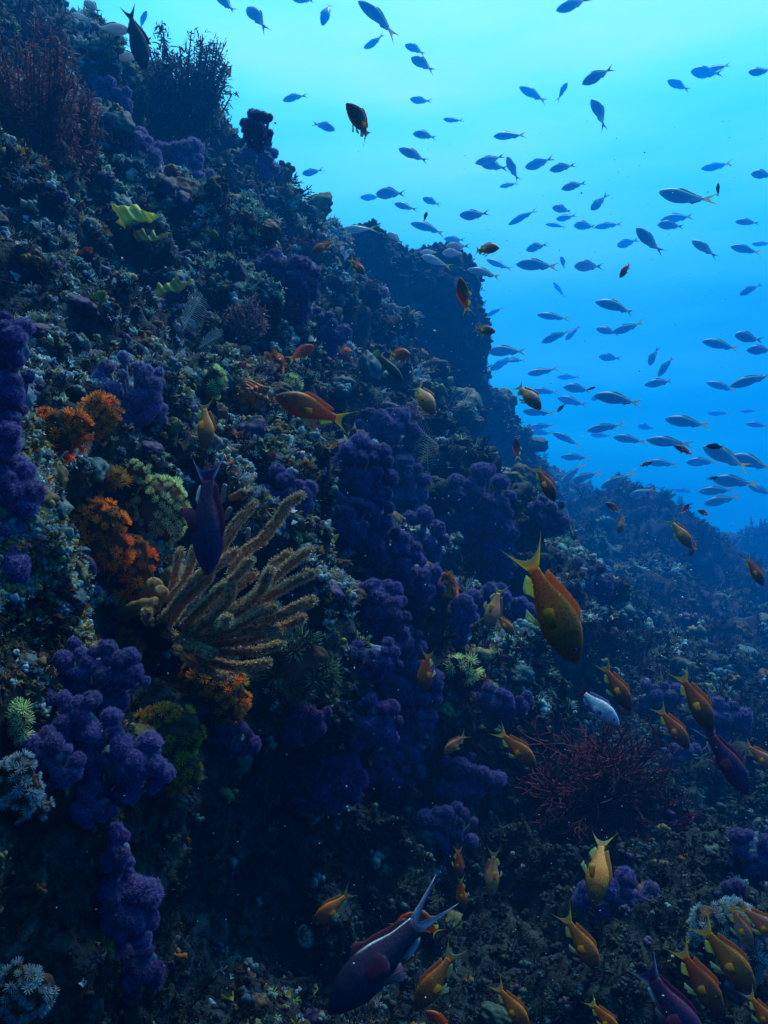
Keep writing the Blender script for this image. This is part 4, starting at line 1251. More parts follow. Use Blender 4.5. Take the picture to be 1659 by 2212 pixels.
def build_kind(name, bend):
    """meshes of one kind of fish: list of (part name, mesh, material)"""
    key = (name, bend)
    if key in KINDS: return KINDS[key]
    out_ = []
    def part(pn, data, m):
        b = MB(); b.add(*data); me_ = b.mesh(pn); me_.materials.append(m); out_.append((pn, me_))
    ant_top = [(0, .015), (.05, .055), (.15, .105), (.3, .150), (.45, .158), (.6, .135), (.78, .08), (.92, .047), (1, .043)]
    ant_bot = [(0, .018), (.05, .05), (.15, .095), (.3, .135), (.45, .145), (.6, .122), (.78, .073), (.92, .045), (1, .043)]
    ant_wid = [(0, .012), (.06, .035), (.18, .062), (.35, .074), (.55, .06), (.8, .028), (1, .012)]
    if name in ('anthias', 'paleface', 'brown', 'whiteface', 'redbrown'):
        colr = {'anthias': anthias_color((.28, .065, .010), (.95, .20, .005), (.42, .10, .010), (1.0, .36, .012)),
                'redbrown': anthias_color((.15, .045, .015), (.66, .12, .006), (.24, .08, .015), (.80, .18, .008)),
                'paleface': anthias_color((.55, .14, .05), (.92, .27, .07), (.60, .28, .10), (.95, .46, .24)),
                'brown': anthias_color((.22, .12, .07), (.40, .18, .08), (.50, .42, .22), (.45, .26, .14)),
                'whiteface': anthias_color((.45, .60, .80), (.85, .88, .92), (.25, .35, .62), (.95, .95, .95))}[name]
        part('body', fish_body(ant_top, ant_bot, ant_wid, colr, bend), M_fishskin)
        red = name == 'whiteface'
        tc0, tc1, te = ((.34, .05, .05), (.30, .05, .08), (.36, .06, .06)) if red else ((.92, .52, .02), (.46, .44, .26), (1.0, .86, .02))
        part('tail_fin', tail(-.262, .043, -.345, -.52, .175, 1.7, bend, tc0, tc1, te), M_fin)
        x = np.linspace(.24, -.19, 14); uu = (.5 - x) / .77
        tz = np.interp(uu, *zip(*ant_top)) - .012
        hgt = np.interp(uu, [.33, .4, .6, .8, .9, 1], [.02, .05, .05, .062, .058, .02])
        bb = np.stack([x, 0 * x, tz], 1); tp = np.stack([x - .035, 0 * x, tz + hgt], 1)
        dc = (.30, .34, .60) if red else (.72, .24, .05)
        part('dorsal_fin', fin(bb, tp, bend, 4, .003, dc, lerp(dc, (.6, .4, .2), .4)), M_fin)
        x = np.linspace(-.04, -.19, 8); uu = (.5 - x) / .77; bz = -np.interp(uu, *zip(*ant_bot)) + .012
        hg = np.array([.02, .06, .075, .075, .07, .06, .05, .03])
        fc0, fc1 = ((.2, .28, .5), (.5, .6, .8)) if red else ((.70, .62, .06), (.60, .66, .34))
        part('anal_fin', fin(np.stack([x, 0 * x, bz], 1), np.stack([x - .06, 0 * x, bz - hg], 1), bend, 4, .003, fc0, fc1), M_fin)
        for sg in (-1, 1):
            t = np.linspace(0, 1, 6)
            b0 = np.stack([.17 - .045 * t, sg * (.03 + 0 * t), -.125 + 0 * t], 1); t0 = np.stack([.05 - .06 * t, sg * (.055 + .01 * t), -.21 + .035 * t], 1)
            part('pelvic_fin', fin(b0, t0, bend, 4, .003, fc0, (.66, .72, .60) if not red else fc1), M_fin)
            b0 = np.stack([.19 + 0 * t, sg * (.068 + 0 * t), -.05 + .05 * t - .02], 1); t0 = np.stack([.045 + .02 * np.sin(t * 3.1) * -1, sg * (.11 + .02 * t), -.095 + .10 * t], 1)
            part('pectoral_fin', fin(b0, t0, bend, 4, .003, (.62, .36, .04) if not red else fc0, (.70, .52, .08) if not red else fc1), M_fin)
    elif name in ('purple', 'male'):
        tp_ = [(0, .012), (.05, .052), (.15, .10), (.3, .142), (.45, .148), (.62, .124), (.8, .078), (1, .058)]
        bt_ = [(0, .015), (.05, .042), (.15, .082), (.3, .115), (.45, .120), (.62, .100), (.8, .068), (1, .056)]
        wd_ = [(0, .012), (.06, .042), (.2, .082), (.38, .10), (.6, .086), (.82, .05), (1, .02)]
        def colr(u, v):
            if name == 'purple':
                return lerp((.12, .04, .11), (.26, .045, .08), min(1, max(0, (u - .35) / .6)))
            c = lerp((.02, .016, .07), (.05, .03, .07), min(1, u * 1.3))
            s = max(0, (v - .78) / .22) * min(1, max(0, (u - .45) / .2))
            return lerp(c, (.75, .82, .92), min(1, s * 2.2))
        part('body', fish_body(tp_, bt_, wd_, colr, bend, ped=-.25), M_darkskin)
        if name == 'purple':
            part('tail_fin', tail(-.245, .056, -.34, -.46, .16, 2.2, bend, (.18, .04, .10), (.05, .07, .20), (.55, .70, .85)), M_fin)
        else:
            part('tail_fin', tail(-.245, .056, -.285, -.56, .115, 1.15, bend, (.55, .60, .72), (.25, .2, .4), (.75, .85, .95), swirl=.02), M_fin)
            fl = smooth_path([[-.50, .0, .10], [-.60, .02, .10], [-.72, .05, .15], [-.80, .07, .24]], 20)
            part('tail_filament', (*tube(bendv(fl, bend), np.linspace(.007, .003, 20), 6), (.16, .08, .30)), M_fin)
        x = np.linspace(.25, -.19, 14); uu = (.5 - x) / .75; tz = np.interp(uu, *zip(*tp_)) - .01
        hg = np.interp(np.linspace(0, 1, 14), [0, .15, .3, .7, .9, 1], [.02, .075 if name == 'male' else .035, .04, .04, .045, .02])
        part('dorsal_fin', fin(np.stack([x, 0 * x, tz], 1), np.stack([x - .04, 0 * x, tz + hg], 1), bend, 4, .003, (.24, .04, .07), (.30, .10, .16)), M_fin)
        x = np.linspace(-.03, -.18, 8); uu = (.5 - x) / .75; bz = -np.interp(uu, *zip(*bt_)) + .01
        part('anal_fin', fin(np.stack([x, 0 * x, bz], 1), np.stack([x - .05, 0 * x, bz - np.array([.02, .045, .05, .05, .05, .045, .04, .02])], 1), bend, 4, .003, (.14, .06, .18), (.6, .75, .8)), M_fin)
        for sg in (-1, 1):
            t = np.linspace(0, 1, 7)
            b0 = np.stack([.2 + 0 * t, sg * (.076 + 0 * t), -.06 + .05 * t], 1); t0 = np.stack([.02 - .03 * np.sin(t * 3.1), sg * (.15 + .02 * t), -.13 + .14 * t], 1)
            part('pectoral_fin', fin(b0, t0, bend, 5, .004, (.22, .07, .10), (.26, .13, .22)), M_fin)
            b0 = np.stack([.16 - .045 * t, sg * (.03 + 0 * t), -.10 + 0 * t], 1); t0 = np.stack([.02 - .04 * t, sg * (.05 + .01 * t), -.17 + .03 * t], 1)
            part('pelvic_fin', fin(b0, t0, bend, 4, .003, (.2, .08, .16), (.35, .3, .4)), M_fin)
    elif name == 'wrasse':
        tp_ = [(0, .012), (.08, .045), (.25, .10), (.45, .118), (.7, .09), (1, .055)]
        wd_ = [(0, .012), (.1, .04), (.3, .065), (.6, .055), (1, .02)]
        part('body', fish_body(tp_, tp_, wd_, lambda u, v: lerp((.04, .06, .05), (.07, .15, .06), u) + .04 * max(0, v), bend, ped=-.3), M_fishskin)
        v = np.linspace(-1, 1, 11)
        part('tail_fin', fin(np.stack([0 * v - .295, 0 * v, .055 * v], 1), np.stack([-.46 - .03 * (1 - v * v), 0 * v, .085 * v], 1), bend, 5, .003, (.16, .30, .05), (.30, .48, .10)), M_fin)
        x = np.linspace(.25, -.26, 12); uu = (.5 - x) / .8; tz = np.interp(uu, *zip(*tp_)) - .01
        part('dorsal_fin', fin(np.stack([x, 0 * x, tz], 1), np.stack([x - .02, 0 * x, tz + .035], 1), bend, 3, .003, (.10, .18, .06), (.14, .2, .1)), M_fin)
        x = np.linspace(.02, -.26, 8); uu = (.5 - x) / .8; tz = -np.interp(uu, *zip(*tp_)) + .01
        part('anal_fin', fin(np.stack([x, 0 * x, tz], 1), np.stack([x - .02, 0 * x, tz - .03], 1), bend, 3, .003, (.3, .4, .1), (.4, .5, .2)), M_fin)
    else:
        if name == 'slim':          # long school fish with a yellow tail and back line
            tp_ = [(0, .012), (.06, .05), (.2, .10), (.4, .125), (.6, .105), (.82, .05), (1, .022)]
            wd_ = [(0, .010), (.1, .035), (.3, .055), (.6, .045), (1, .010)]
            cl = lambda u, v: lerp(lerp((.17, .22, .26), (.38, .43, .46), max(0, -v)), (.62, .56, .06), max(0, (v - .55) / .45) * min(1, max(0, (u - .1) / .5)))
            tcol = ((.85, .72, .05), (.85, .74, .08), (.88, .78, .05)); th = .105
        elif name == 'plump':       # short deep school fish
            tp_ = [(0, .016), (.06, .075), (.2, .14), (.42, .18), (.62, .15), (.84, .06), (1, .032)]
            wd_ = [(0, .012), (.1, .04), (.3, .066), (.6, .052), (1, .012)]
            cl = lambda u, v: lerp(lerp((.25, .24, .27), (.30, .24, .24), u), (.50, .44, .42), max(0, -v))
            tcol = ((.20, .15, .12), (.34, .26, .24), (.30, .22, .2)); th = .12
        else:                       # dark: nearly black fish
            tp_ = [(0, .014), (.06, .05), (.2, .10), (.42, .13), (.62, .11), (.84, .05), (1, .032)]
            wd_ = [(0, .012), (.1, .04), (.3, .062), (.6, .052), (1, .012)]
            cl = lambda u, v: np.array((.035, .035, .04))
            tcol = ((.04, .04, .045), (.06, .06, .07), (.05, .05, .06)); th = .11
        bt_ = [(a, b_ * .93) for a, b_ in tp_]
        part('body', fish_body(tp_, bt_, wd_, cl, bend, n=20, m=12), M_darkskin if name == 'dark' else M_schoolskin)
        part('tail_fin', tail(-.262, .026, -.345, -.5, th, 1.2, bend, *tcol, n=11), M_fin)
        x = np.linspace(.2, -.2, 10); uu = (.5 - x) / .77; tz = np.interp(uu, *zip(*tp_)) - .008
        part('dorsal_fin', fin(np.stack([x, 0 * x, tz], 1), np.stack([x - .03, 0 * x, tz + np.array([.012, .03, .034, .03, .026, .024, .022, .02, .018, .01])], 1), bend, 3, .002, cl(.4, .9), cl(.4, .9)), M_fin)
        x = np.linspace(-.03, -.2, 6); uu = (.5 - x) / .77; tz = -np.interp(uu, *zip(*bt_)) + .008
        part('anal_fin', fin(np.stack([x, 0 * x, tz], 1), np.stack([x - .035, 0 * x, tz - np.array([.01, .035, .03, .025, .02, .01])], 1), bend, 3, .002, cl(.5, 0), cl(.5, 0)), M_fin)
    # eyes
    hw, ez, ex, er = {'slim': (.034, .014, .40, .014), 'plump': (.042, .02, .40, .018), 'dark': (.04, .018, .40, .015), 'wrasse': (.036, .02, .39, .012), 'purple': (.046, .018, .40, .014), 'male': (.046, .018, .40, .014)}.get(name, (.045, .025, .395, .021))
    V, Fc_ = ico(2)
    for sg in (-1, 1):
        # pupil dome and iris ring on one small ball set into the head
        v = V * np.array([er, er * .55, er]); cc = np.where((np.hypot(V[:, 0], V[:, 2]) < (.6 if name in ('slim', 'plump', 'dark') else 0))[:, None], np.array([.006, .006, .012]), np.array([.16, .10, .32] if name not in ('slim', 'plump') else [.3, .3, .3]))
        if name not in ('slim', 'plump', 'dark'):
            part('eye>pupil', (bendv(V * np.array([er * .6, er * .3, er * .6]) + np.array([ex, sg * (hw + er * .36), ez]), bend), Fc_, np.array([.006, .006, .012])), M_eye)
        part('eye', (bendv(v + np.array([ex, sg * hw, ez]), bend), Fc_, cc), M_eye)
    KINDS[key] = out_
    return out_


def scales(t, c):
    return c


M_fishskin = mat("fish_skin", (1, 1, 1), .5, .35, vcol=True, noise=(55, .82, 1.14), bump=(90, .25, .004), rnd=.14, scl=True, sss=.3)
M_darkskin = mat("dark_fish_skin", (1, 1, 1), .7, .12, vcol=True, noise=(55, .8, 1.15), bump=(90, .25, .004), scl=True)
M_schoolskin = mat("school_fish_skin", (1, 1, 1), .4, .5, vcol=True, noise=(40, .8, 1.15), rnd=.3, sss=.3, sscale=.3)
M_fin = mat("fish_fin", (1, 1, 1), .45, .4, vcol=True, noise=(70, .85, 1.1), transl=.68, rnd=.1)
M_eye = mat("fish_eye", (1, 1, 1), .12, .6, vcol=True)


def fish(x, y, Lpx, ang, kind, label, phi=0, roll=0, flip=False, bend=0.0, real=.12, d=None, name="reef_fish", cat="fish", group=None, clear=.86, vary=(1, 1)):
    """one fish: photo position, length in photo units, heading in degrees (0 right, 90 up), phi turns the head towards the camera"""
    a, p = math.radians(ang), math.radians(phi)
    nominal = d or real * F / Lpx * max(math.cos(p), .45)
    dt = depth(x, y, 99)
    for ox, oy in ((Lpx * .35, 0), (-Lpx * .35, 0), (0, Lpx * .3), (0, -Lpx * .3)):
        dt = min(dt, depth(x + ox, y + oy, 99))
    dd = max(.3, min(nominal, dt * clear))
    Ls = Lpx * dd / F / max(math.cos(p), .42)
    R, U, Fd = Vector((1, 0, 0)), Vector((0, 0, 1)), Vector((0, 1, 0))
    X = math.cos(p) * (math.cos(a) * R + math.sin(a) * U) - math.sin(p) * Fd
    Nn = -math.sin(a) * R + math.cos(a) * U
    if Nn.z < 0: Nn = -Nn
    if flip: Nn = -Nn
    Y = Nn.cross(X)
    M = Matrix((X, Y, Nn)).transposed()
    root = empty(name)
    root.matrix_world = Matrix.Translation(at(x, y, dd)) @ M.to_4x4() @ Matrix.Rotation(math.radians(roll), 4, 'X') @ Matrix.Diagonal((Ls, Ls * vary[0], Ls * vary[1], 1))
    tag(root, label, cat, group)
    held = []
    for pn, me_ in build_kind(kind, bend):
        o = bpy.data.objects.new(pn.split('>')[-1], me_); COL.objects.link(o); o.parent = root
        if '>' in pn: held.append(o)
        elif pn == 'eye' and held: held.pop().parent = o
    return root


G1 = "orange reef fish near the slope"
RF = [
    (680, 887, 175, 161, 'anthias', "large bright orange fish swimming left in front of the mid slope", 8, 0, False, .12, .145),
    (1185, 1300, 285, -66, 'anthias', "largest orange fish, diving head down with big forked yellow tail", 5, 6, False, .0, .15),
    (913, 855, 92, -64, 'paleface', "orange fish with yellow tail up, diving right of the large orange fish", 38, 10, False, .25, .11),
    (650, 764, 66, 22, 'paleface', "small orange fish heading up right above the large orange fish", 35, 8, False, -.2, .11),
    (857, 766, 54, -14, 'paleface', "pale orange fish facing the viewer beside the green tailed fish", 52, 8, False, .2, .11),
    (770, 574, 56, -50, 'anthias', "small orange fish diving on the ridge left of the boulder top", 15, 0, False, 0, .11),
    (1003, 642, 82, 104, 'redbrown', "dark orange fish rising along the boulder's right edge", 10, 0, True, 0, .11),
    (1042, 712, 52, -22, 'brown', "dark fish with white brow below the boulder's right edge", 40, 0, False, .2, .11),
    (700, 532, 62, 212, 'anthias', "small orange fish with raised yellow tail on the ridge below the skyline", 10, 0, False, 0, .11),
    (443, 912, 118, -82, 'anthias', "orange fish diving straight down above the purple fish", 20, 0, False, .1, .12),
    (1138, 852, 84, -56, 'brown', "brown orange fish diving beside open water right of the slope", 35, 5, False, .2, .12),
    (1176, 1040, 92, -66, 'redbrown', "red brown fish with yellow tail diving over the slope's right shoulder", 18, 5, False, .1, .12),
    (1117, 972, 50, 98, 'redbrown', "small dark orange fish nose up above the diving red brown one", 15, 0, True, 0, .11),
    (1326, 1097, 44, 152, 'redbrown', "small dark orange fish facing left on the far ridge's crest", 15, 0, False, 0, .11),
    (1343, 1130, 46, -112, 'paleface', "small pale orange fish nose down just under the far ridge crest", 20, 0, False, 0, .11),
    (1468, 1148, 78, -62, 'paleface', "pale orange fish diving over the far ridge, yellow tail to upper left", 25, 5, False, .15, .12),
    (1497, 1182, 42, -112, 'redbrown', "small dark fish touching the pale orange fish on the far ridge", 15, 0, False, 0, .11),
    (1479, 1100, 28, 60, 'redbrown', "tiny dark orange fish, left of two above the far ridge crest", 30, 0, False, 0, .11),
    (1521, 1108, 34, 160, 'redbrown', "tiny dark orange fish, right of two above the far ridge crest", 20, 0, False, 0, .11),
    (1628, 1231, 74, -64, 'redbrown', "red brown fish diving at the right edge below the far ridge", 15, 0, False, 0, .12),
    (1330, 1480, 120, -62, 'redbrown', "olive brown fish with pale tail diving above the white faced fish", 12, 0, False, .1, .12),
    (1287, 1522, 104, -42, 'whiteface', "white faced blue fish with dark red forked tail above the sea fan", 35, 10, False, .2, .13),
    (1500, 1510, 148, -64, 'redbrown', "dark red brown fish diving toward the violet coral at right", 12, 0, False, 0, .13),
    (1452, 1568, 112, -56, 'anthias', "orange fish with yellow tail diving over the sea fan's right side", 12, 0, False, .05, .12),
    (1640, 1632, 90, -42, 'paleface', "pale orange fish cut by the right edge below the violet coral", 15, 0, False, .1, .12),
    (1068, 1308, 100, -112, 'paleface', "pale orange fish nose down with yellow belly fins, left of two", 25, 10, True, 0, .12),
    (1088, 1345, 66, -50, 'anthias', "small orange fish right of the pale nose down fish", 15, 0, False, 0, .12),
    (921, 1448, 98, -95, 'anthias', "orange fish half hidden behind purple coral in the column", 10, 0, False, 0, .12),
    (985, 1605, 68, 217, 'paleface', "pale orange fish dipping behind the purple coral left of sea fan", 15, 0, False, 0, .12),
    (1113, 1613, 118, -43, 'anthias', "bright orange fish diving right at the sea fan's left end", 8, 0, False, 0, .12),
    (1292, 1868, 132, -110, 'anthias', "orange fish facing down and forward with both yellow fins spread", 38, 35, True, .25, .13),
    (1065, 1880, 92, -97, 'paleface', "pale orange fish hanging nose down in the bottom middle", 25, 12, False, .1, .12),
    (990, 1862, 70, -90, 'redbrown', "dim orange fish under the lowest purple coral", 10, 0, False, 0, .12),
    (997, 1928, 72, -86, 'anthias', "dim yellow bellied fish below the dim orange one, bottom middle", 20, 30, True, 0, .12),
    (722, 1958, 104, 212, 'anthias', "red orange fish alone in the dark, heading lower left", 18, 0, False, -.2, .13),
    (927, 2000, 104, 125, 'anthias', "orange fish curling behind the big purple fish's tail streamer", 15, 0, True, .35, .13),
    (872, 1990, 70, 40, 'anthias', "orange fish seen through the fork of the big purple fish's tail", 15, 0, False, .1, .13),
    (945, 2112, 158, 231, 'redbrown', "dim orange fish right of the big purple fish, heading lower left", 12, 0, False, -.15, .13),
    (950, 2205, 80, 140, 'anthias', "orange fish at bottom edge under the dim orange fish", 12, 0, False, 0, .13),
    (1103, 2170, 120, -52, 'anthias', "orange fish with bright yellow tail leaving through the bottom edge", 12, 0, False, 0, .13),
    (1252, 2030, 142, -58, 'anthias', "orange fish with yellow tail diving under the spread fin fish", 12, 0, False, .05, .13),
    (1303, 2196, 100, -48, 'anthias', "orange fish at the bottom edge left of the large violet fish", 12, 0, False, 0, .13),
    (1508, 2112, 175, -58, 'redbrown', "red orange fish diving, left of three at lower right", 8, 0, False, 0, .14),
    (1565, 2062, 190, -52, 'anthias', "red orange fish diving, longest of three at lower right", 8, 0, False, 0, .15),
    (1598, 1998, 104, -68, 'brown', "dim brown fish with yellow tail above the three diving fish", 15, 0, False, 0, .13),
    (1640, 1990, 125, -38, 'paleface', "pale orange fish cut by the right edge near the bottom", 12, 0, False, 0, .14),
    (1643, 2185, 110, -58, 'anthias', "orange fish with yellow tail in the bottom right corner", 10, 0, False, 0, .13),
]
for (x, y, L_, a, k, lb, ph, ro, fl, be, re_) in RF:
    fish(x, y, L_, a, k, lb, ph, ro, fl, be, re_, group=G1)

fish(447, 1105, 268, -87, 'purple', "purple fish diving head down with pale edged tail above tan coral", 12, 25, False, .05, .17, d=.95, name="purple_fish")
fish(838, 2062, 330, 221, 'male', "big dark purple fish with white back and long tail streamer at bottom", 10, 38, False, .1, .25, name="streamer_fish", clear=.9)
fish(1562, 1632, 180, -60, 'purple', "dark purple red fish with pale belly edge diving below violet coral", 10, 0, False, 0, .16, name="purple_fish")
fish(1448, 2170, 230, -55, 'purple', "large dim violet fish cut by the bottom edge at lower right", 10, 0, False, 0, .18, name="purple_fish")
fish(839, 790, 92, -47, 'wrasse', "dark green fish with rounded green tail above the yellow tailed fish", 10, 0, False, 0, .13, name="green_fish")
fish(782, 268, 66, 150, 'brown', "brown fish facing the viewer in open water right of the skyline bush", 58, 0, False, -.3, .13, d=2.1, name="brown_fish")
fish(1047, 538, 54, -14, 'paleface', "pale orange fish turning toward the viewer in blue water above the boulder", 45, 0, False, .2, .11, name="orange_fish", d=2.6)
fish(294, 78, 165, -73, 'dark', "black looking fish hanging nose down beside the skyline bush", 10, 0, False, 0, .25, name="dark_fish", d=4.5)

# the school in open water: x, y, length, heading, kind (s slim, p plump, d dark, o orange brown), far factor, bend
SCH = """280 123 55 172 p 1.5 0;237 63 70 5 p 1.5 0;308 45 36 62 p 1.4 0;200 15 46 140 p 1.2 0;178 38 40 165 p 1 0;487 8 62 130 p 1 1;555 37 62 128 p 1 0
656 0 42 180 p 1.2 0;706 25 58 -105 p 1.2 0;820 40 92 146 s 1 -1;810 91 44 205 p 1.5 1;898 106 42 160 p 1.2 0;914 138 50 152 p 1 -1;638 210 48 188 p 1.2 0;910 218 42 172 p 1.3 0;980 260 38 180 s 1.8 0
697 271 48 -22 p 1 0;920 292 47 178 p 1 0;895 335 60 162 p .9 0;1103 293 64 186 s 1.1 0;676 372 40 196 p 1 1;1060 345 56 188 p 1.1 0;1066 358 60 164 p 1.2 0;1107 367 48 118 p .9 1;1100 400 36 190 s 1.9 0
803 427 42 175 p 1.6 0;845 418 56 174 p 1 0;878 447 46 164 p 1 0;933 436 36 160 p 1 0;919 468 22 72 d .8 0;1026 465 56 180 p 1 1;776 495 74 188 s 1.2 0;928 493 70 170 s 1.2 0;856 515 34 148 p 1 0
983 518 40 174 p 1.1 0;990 532 46 178 p 1.5 0;930 545 38 178 p 1.2 0;983 547 46 180 p 1.3 0;1240 10 62 190 p 1 0;1293 163 62 204 p .9 0;1153 205 60 150 s 1.3 0;1215 197 42 62 s 2 0
1527 158 60 176 p 1.7 0;1550 147 60 200 s 1.8 0;1467 185 46 150 p 1.6 0;1643 155 48 188 p 1 0;1296 245 60 122 p .9 -2;1166 353 54 194 p 1.3 1;1217 361 50 190 p .9 0;1241 401 46 190 p .9 0
1549 360 52 182 s 1.8 1;1650 377 48 180 p 1 0;1483 428 106 170 s .9 1;1551 411 30 82 d 1 0;1294 438 44 224 p 1 1;1216 452 40 174 p 1 0;1224 470 40 192 p 1.4 0;1131 468 58 204 s 1.3 0
1203 487 42 178 s 1.7 0;1266 487 46 184 p 1.4 0;1316 487 52 184 s 1.5 0;1466 470 66 190 s 1.5 0;1451 487 50 174 p 1 0;1616 480 42 170 p 1 0;1161 533 40 192 p 1 0;1356 525 42 196 p 1.6 0
1403 522 70 143 p .9 0;1524 538 58 144 p .9 0;1613 540 66 174 s 1.2 0;1648 527 36 176 s 1.7 0;1163 573 80 175 s 1 0;1216 568 26 100 p .9 0;1273 575 54 178 p 1 0;1351 583 32 236 o 1 0
1209 628 38 130 s 1.9 0;1622 625 42 206 p 1.1 0;1336 663 90 172 s 1 0;1198 685 66 175 s 1.2 0;1203 726 58 202 s 1.1 0;1238 718 44 226 s 1.3 0;1314 716 44 165 p 1 0;1358 708 60 196 s 1 1
1319 773 40 172 p 1.5 0;1411 769 36 250 p .9 2;1439 790 50 232 s 1 0;1561 746 82 172 s 1.1 0;1619 730 60 172 p .9 0;1645 756 52 180 p .9 0;1173 803 60 190 s 1.2 0;1229 815 44 180 s 1.9 0
1428 826 64 191 s 1.1 0;1251 840 60 177 s 1.2 0;1276 840 18 20 d .8 0;1179 846 50 176 s 1.3 0;1563 836 66 167 s 1.2 0;1628 820 80 196 s .9 0;1339 863 98 172 s .9 0;1291 858 26 200 p 1.1 0
1238 868 58 164 s 1.3 0;1213 880 24 225 d 1 0;1166 891 60 174 s 1.1 0;1555 893 40 178 s 1.9 0;1620 888 34 182 s 1.9 0;1311 923 70 190 s 1.1 0;1488 913 84 170 s 1 0;1396 923 34 172 p 1.8 0
1639 918 44 174 s 1.1 0;1172 921 48 186 s 1.3 0;1172 935 40 174 s 1.3 0;1226 950 60 154 s 1.2 0;1363 950 64 170 s 1.1 0;1449 956 82 172 s 1 0;1478 973 40 152 o .9 0;1549 965 44 178 d .9 0
1573 990 98 154 s .9 0;1519 998 64 182 s 1.2 0;1629 1000 88 164 s .9 0;1246 988 58 178 s 1.3 0;1434 1001 60 176 s 1.2 0;1394 1003 30 18 o .9 0;1236 1023 58 222 s 1.5 0;1266 1030 62 200 s 1.4 0
1336 1036 72 205 s 1.3 0;1538 1033 22 10 d 1 0;1589 1041 82 174 s 1 0;1553 1060 72 183 s 1.1 0;1563 1080 74 192 s 1.1 0;1646 1060 54 160 s 1.1 0;1389 1063 52 196 s 1.4 0;1050 590 70 174 s 1.2 0
1080 573 54 155 s 1.2 0;945 566 62 160 s 1.2 0;1070 673 40 206 s 1.1 0;1098 758 76 182 s 1.1 0;1085 785 52 208 s 1.3 1;1112 778 44 178 s 1.3 0;1300 940 40 178 s 1.9 0;1480 1060 40 176 s 1.8 0"""
NUMW = ["first", "second", "third", "fourth", "fifth", "sixth", "seventh", "eighth", "ninth", "tenth", "eleventh", "twelfth", "thirteenth", "fourteenth", "fifteenth", "sixteenth", "seventeenth", "eighteenth", "nineteenth", "twentieth", "twenty-first", "twenty-second"]
BANDS = [(75, "along the top edge"), (180, "level with the skyline bush"), (310, "level with the fish facing us"), (405, "level with the skyline knobs"), (458, "level with the yellow star leaf"),
         (505, "just over the ridge's height"), (555, "level with the boulder's top"), (640, "level with the boulder's upper half"), (740, "level with the boulder's right tip"), (800, "level with the boulder's foot"),
         (875, "level with the large orange fish"), (945, "level with the purple tower's top"), (985, "above the slope's right shoulder"), (1025, "beside the slope's right shoulder"), (2000, "just above the far ridge")]
LOOK = {'s': ("slim yellow tailed", 'slim', 1.1), 'p': ("plump grey", 'plump', .85), 'd': ("tiny black", 'dark', .10), 'o': ("brown orange", 'redbrown', .12)}
rows = []
for tok in SCH.replace("\n", ";").split(";"):
    t = tok.split()
    rows.append((float(t[0]), float(t[1]), float(t[2]), float(t[3]), t[4], float(t[5]), int(t[6])))
band = lambda y: next(i for i, b_ in enumerate(BANDS) if y < b_[0])
for i in range(len(BANDS)):
    grp = sorted([r_ for r_ in rows if band(r_[1]) == i])
    for kd in 'spdo':
        sub = [r_ for r_ in grp if r_[4] == kd]
        for j, (x, y, L_, a, kd_, ff, be) in enumerate(sub):
            lk, kind, real = LOOK[kd]
            dr = "facing right" if math.cos(math.radians(a)) > .5 else ("facing left" if math.cos(math.radians(a)) < -.5 else ("nose up" if math.sin(math.radians(a)) > 0 else "nose down"))
            which = f"{NUMW[j]} such from left" if len(sub) > 1 else "only such"
            fish(x, y, L_ * 1.18, a, kind, f"{lk} fish {dr}, {which} {BANDS[i][1]}", RNG.uniform(-18, 18), RNG.uniform(-8, 8), False, be * .35 if be else float(RNG.choice([-.3, -.15, 0, 0, .15, .3])), real * ff, vary=(RNG.uniform(.9, 1.15), RNG.uniform(.84, 1.16)),
                 name="school_fish", group="school of fish in the open blue water", clear=.93)

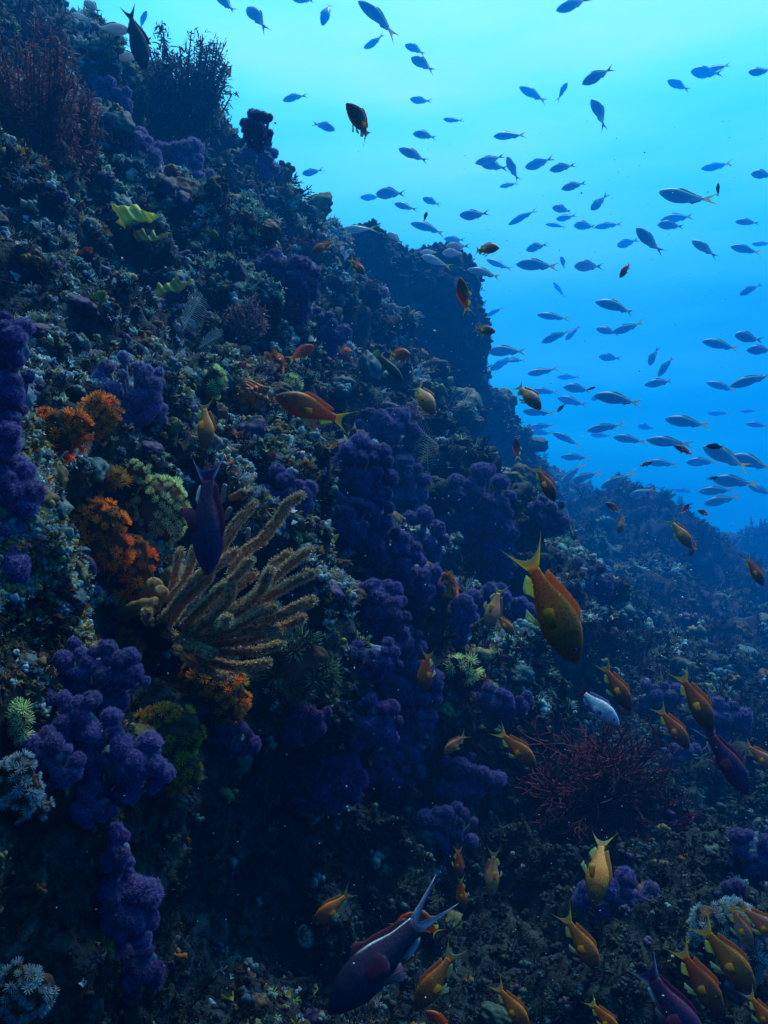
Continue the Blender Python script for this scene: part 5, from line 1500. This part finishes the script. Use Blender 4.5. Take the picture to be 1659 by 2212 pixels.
# ------------------------------------------------------------------ drifting specks
snow = MB(); V8 = np.array([(1, 0, 0), (-1, 0, 0), (0, 1, 0), (0, -1, 0), (0, 0, 1), (0, 0, -1)], float)
F8 = np.array([(0, 2, 4), (2, 1, 4), (1, 3, 4), (3, 0, 4), (2, 0, 5), (1, 2, 5), (3, 1, 5), (0, 3, 5)])
for k in range(1500):
    x, y = RNG.uniform(-200, 1860), RNG.uniform(250, 2400)
    d_ = RNG.uniform(.45, 3.2)
    if d_ > depth(x, y, 99) * .96: continue
    s = d_ / F * RNG.uniform(.7, 1.5) * (2.0 if RNG.uniform() < .05 else 1)
    snow.add(V8 * s * RNG.uniform(.6, 1.5, 3) + np.array(at(x, y, d_)), F8)
M_snow = mat("drifting_speck", (.75, .8, .8), .6, .3)
sn = link("drifting_specks", snow.mesh("drifting_specks"), None, M_snow)
tag(sn, "tiny pale specks drifting in the water", "specks", kind='stuff')


# ------------------------------------------------------------------ water haze
def make_haze(x0, x1, y0, y1, z0, z1):
    V = [(x0, y0, z0), (x1, y0, z0), (x1, y1, z0), (x0, y1, z0), (x0, y0, z1), (x1, y0, z1), (x1, y1, z1), (x0, y1, z1)]
    Fq = np.array([(0, 3, 2, 1), (4, 5, 6, 7), (0, 1, 5, 4), (1, 2, 6, 5), (2, 3, 7, 6), (3, 0, 4, 7)])
    o = link("haze", mesh_np("haze", V, Fq, smooth=False))
    m = bpy.data.materials.new("haze"); m.use_nodes = True; N = m.node_tree.nodes; N.clear()
    om = N.new('ShaderNodeOutputMaterial'); pv = N.new('ShaderNodeVolumePrincipled')
    pv.inputs['Density'].default_value = HAZE_D
    pv.inputs['Color'].default_value = (*HAZE_C, 1)
    pv.inputs['Absorption Color'].default_value = (*HAZE_A, 1)
    pv.inputs['Anisotropy'].default_value = .3
    m.node_tree.links.new(pv.outputs[0], om.inputs['Volume'])
    o.data.materials.append(m)
    tag(o, "blue water haze filling the whole scene", kind='stuff')


HAZE_D, HAZE_C, HAZE_A = .024, (.003, .33, .95), (0, .0, .3)
zmin = float(P1[:, 2].min())
zmax = float(P1[:, 2].max())
print("terrain z", zmin, zmax, P1.min(0), P1.max(0))
make_haze(float(P1[:, 0].min()) - 1, float(P1[:, 0].max()) + 1, float(P1[:, 1].min()) - 1, float(P1[:, 1].max()) + 1, zmin - 1, zmax + .5)
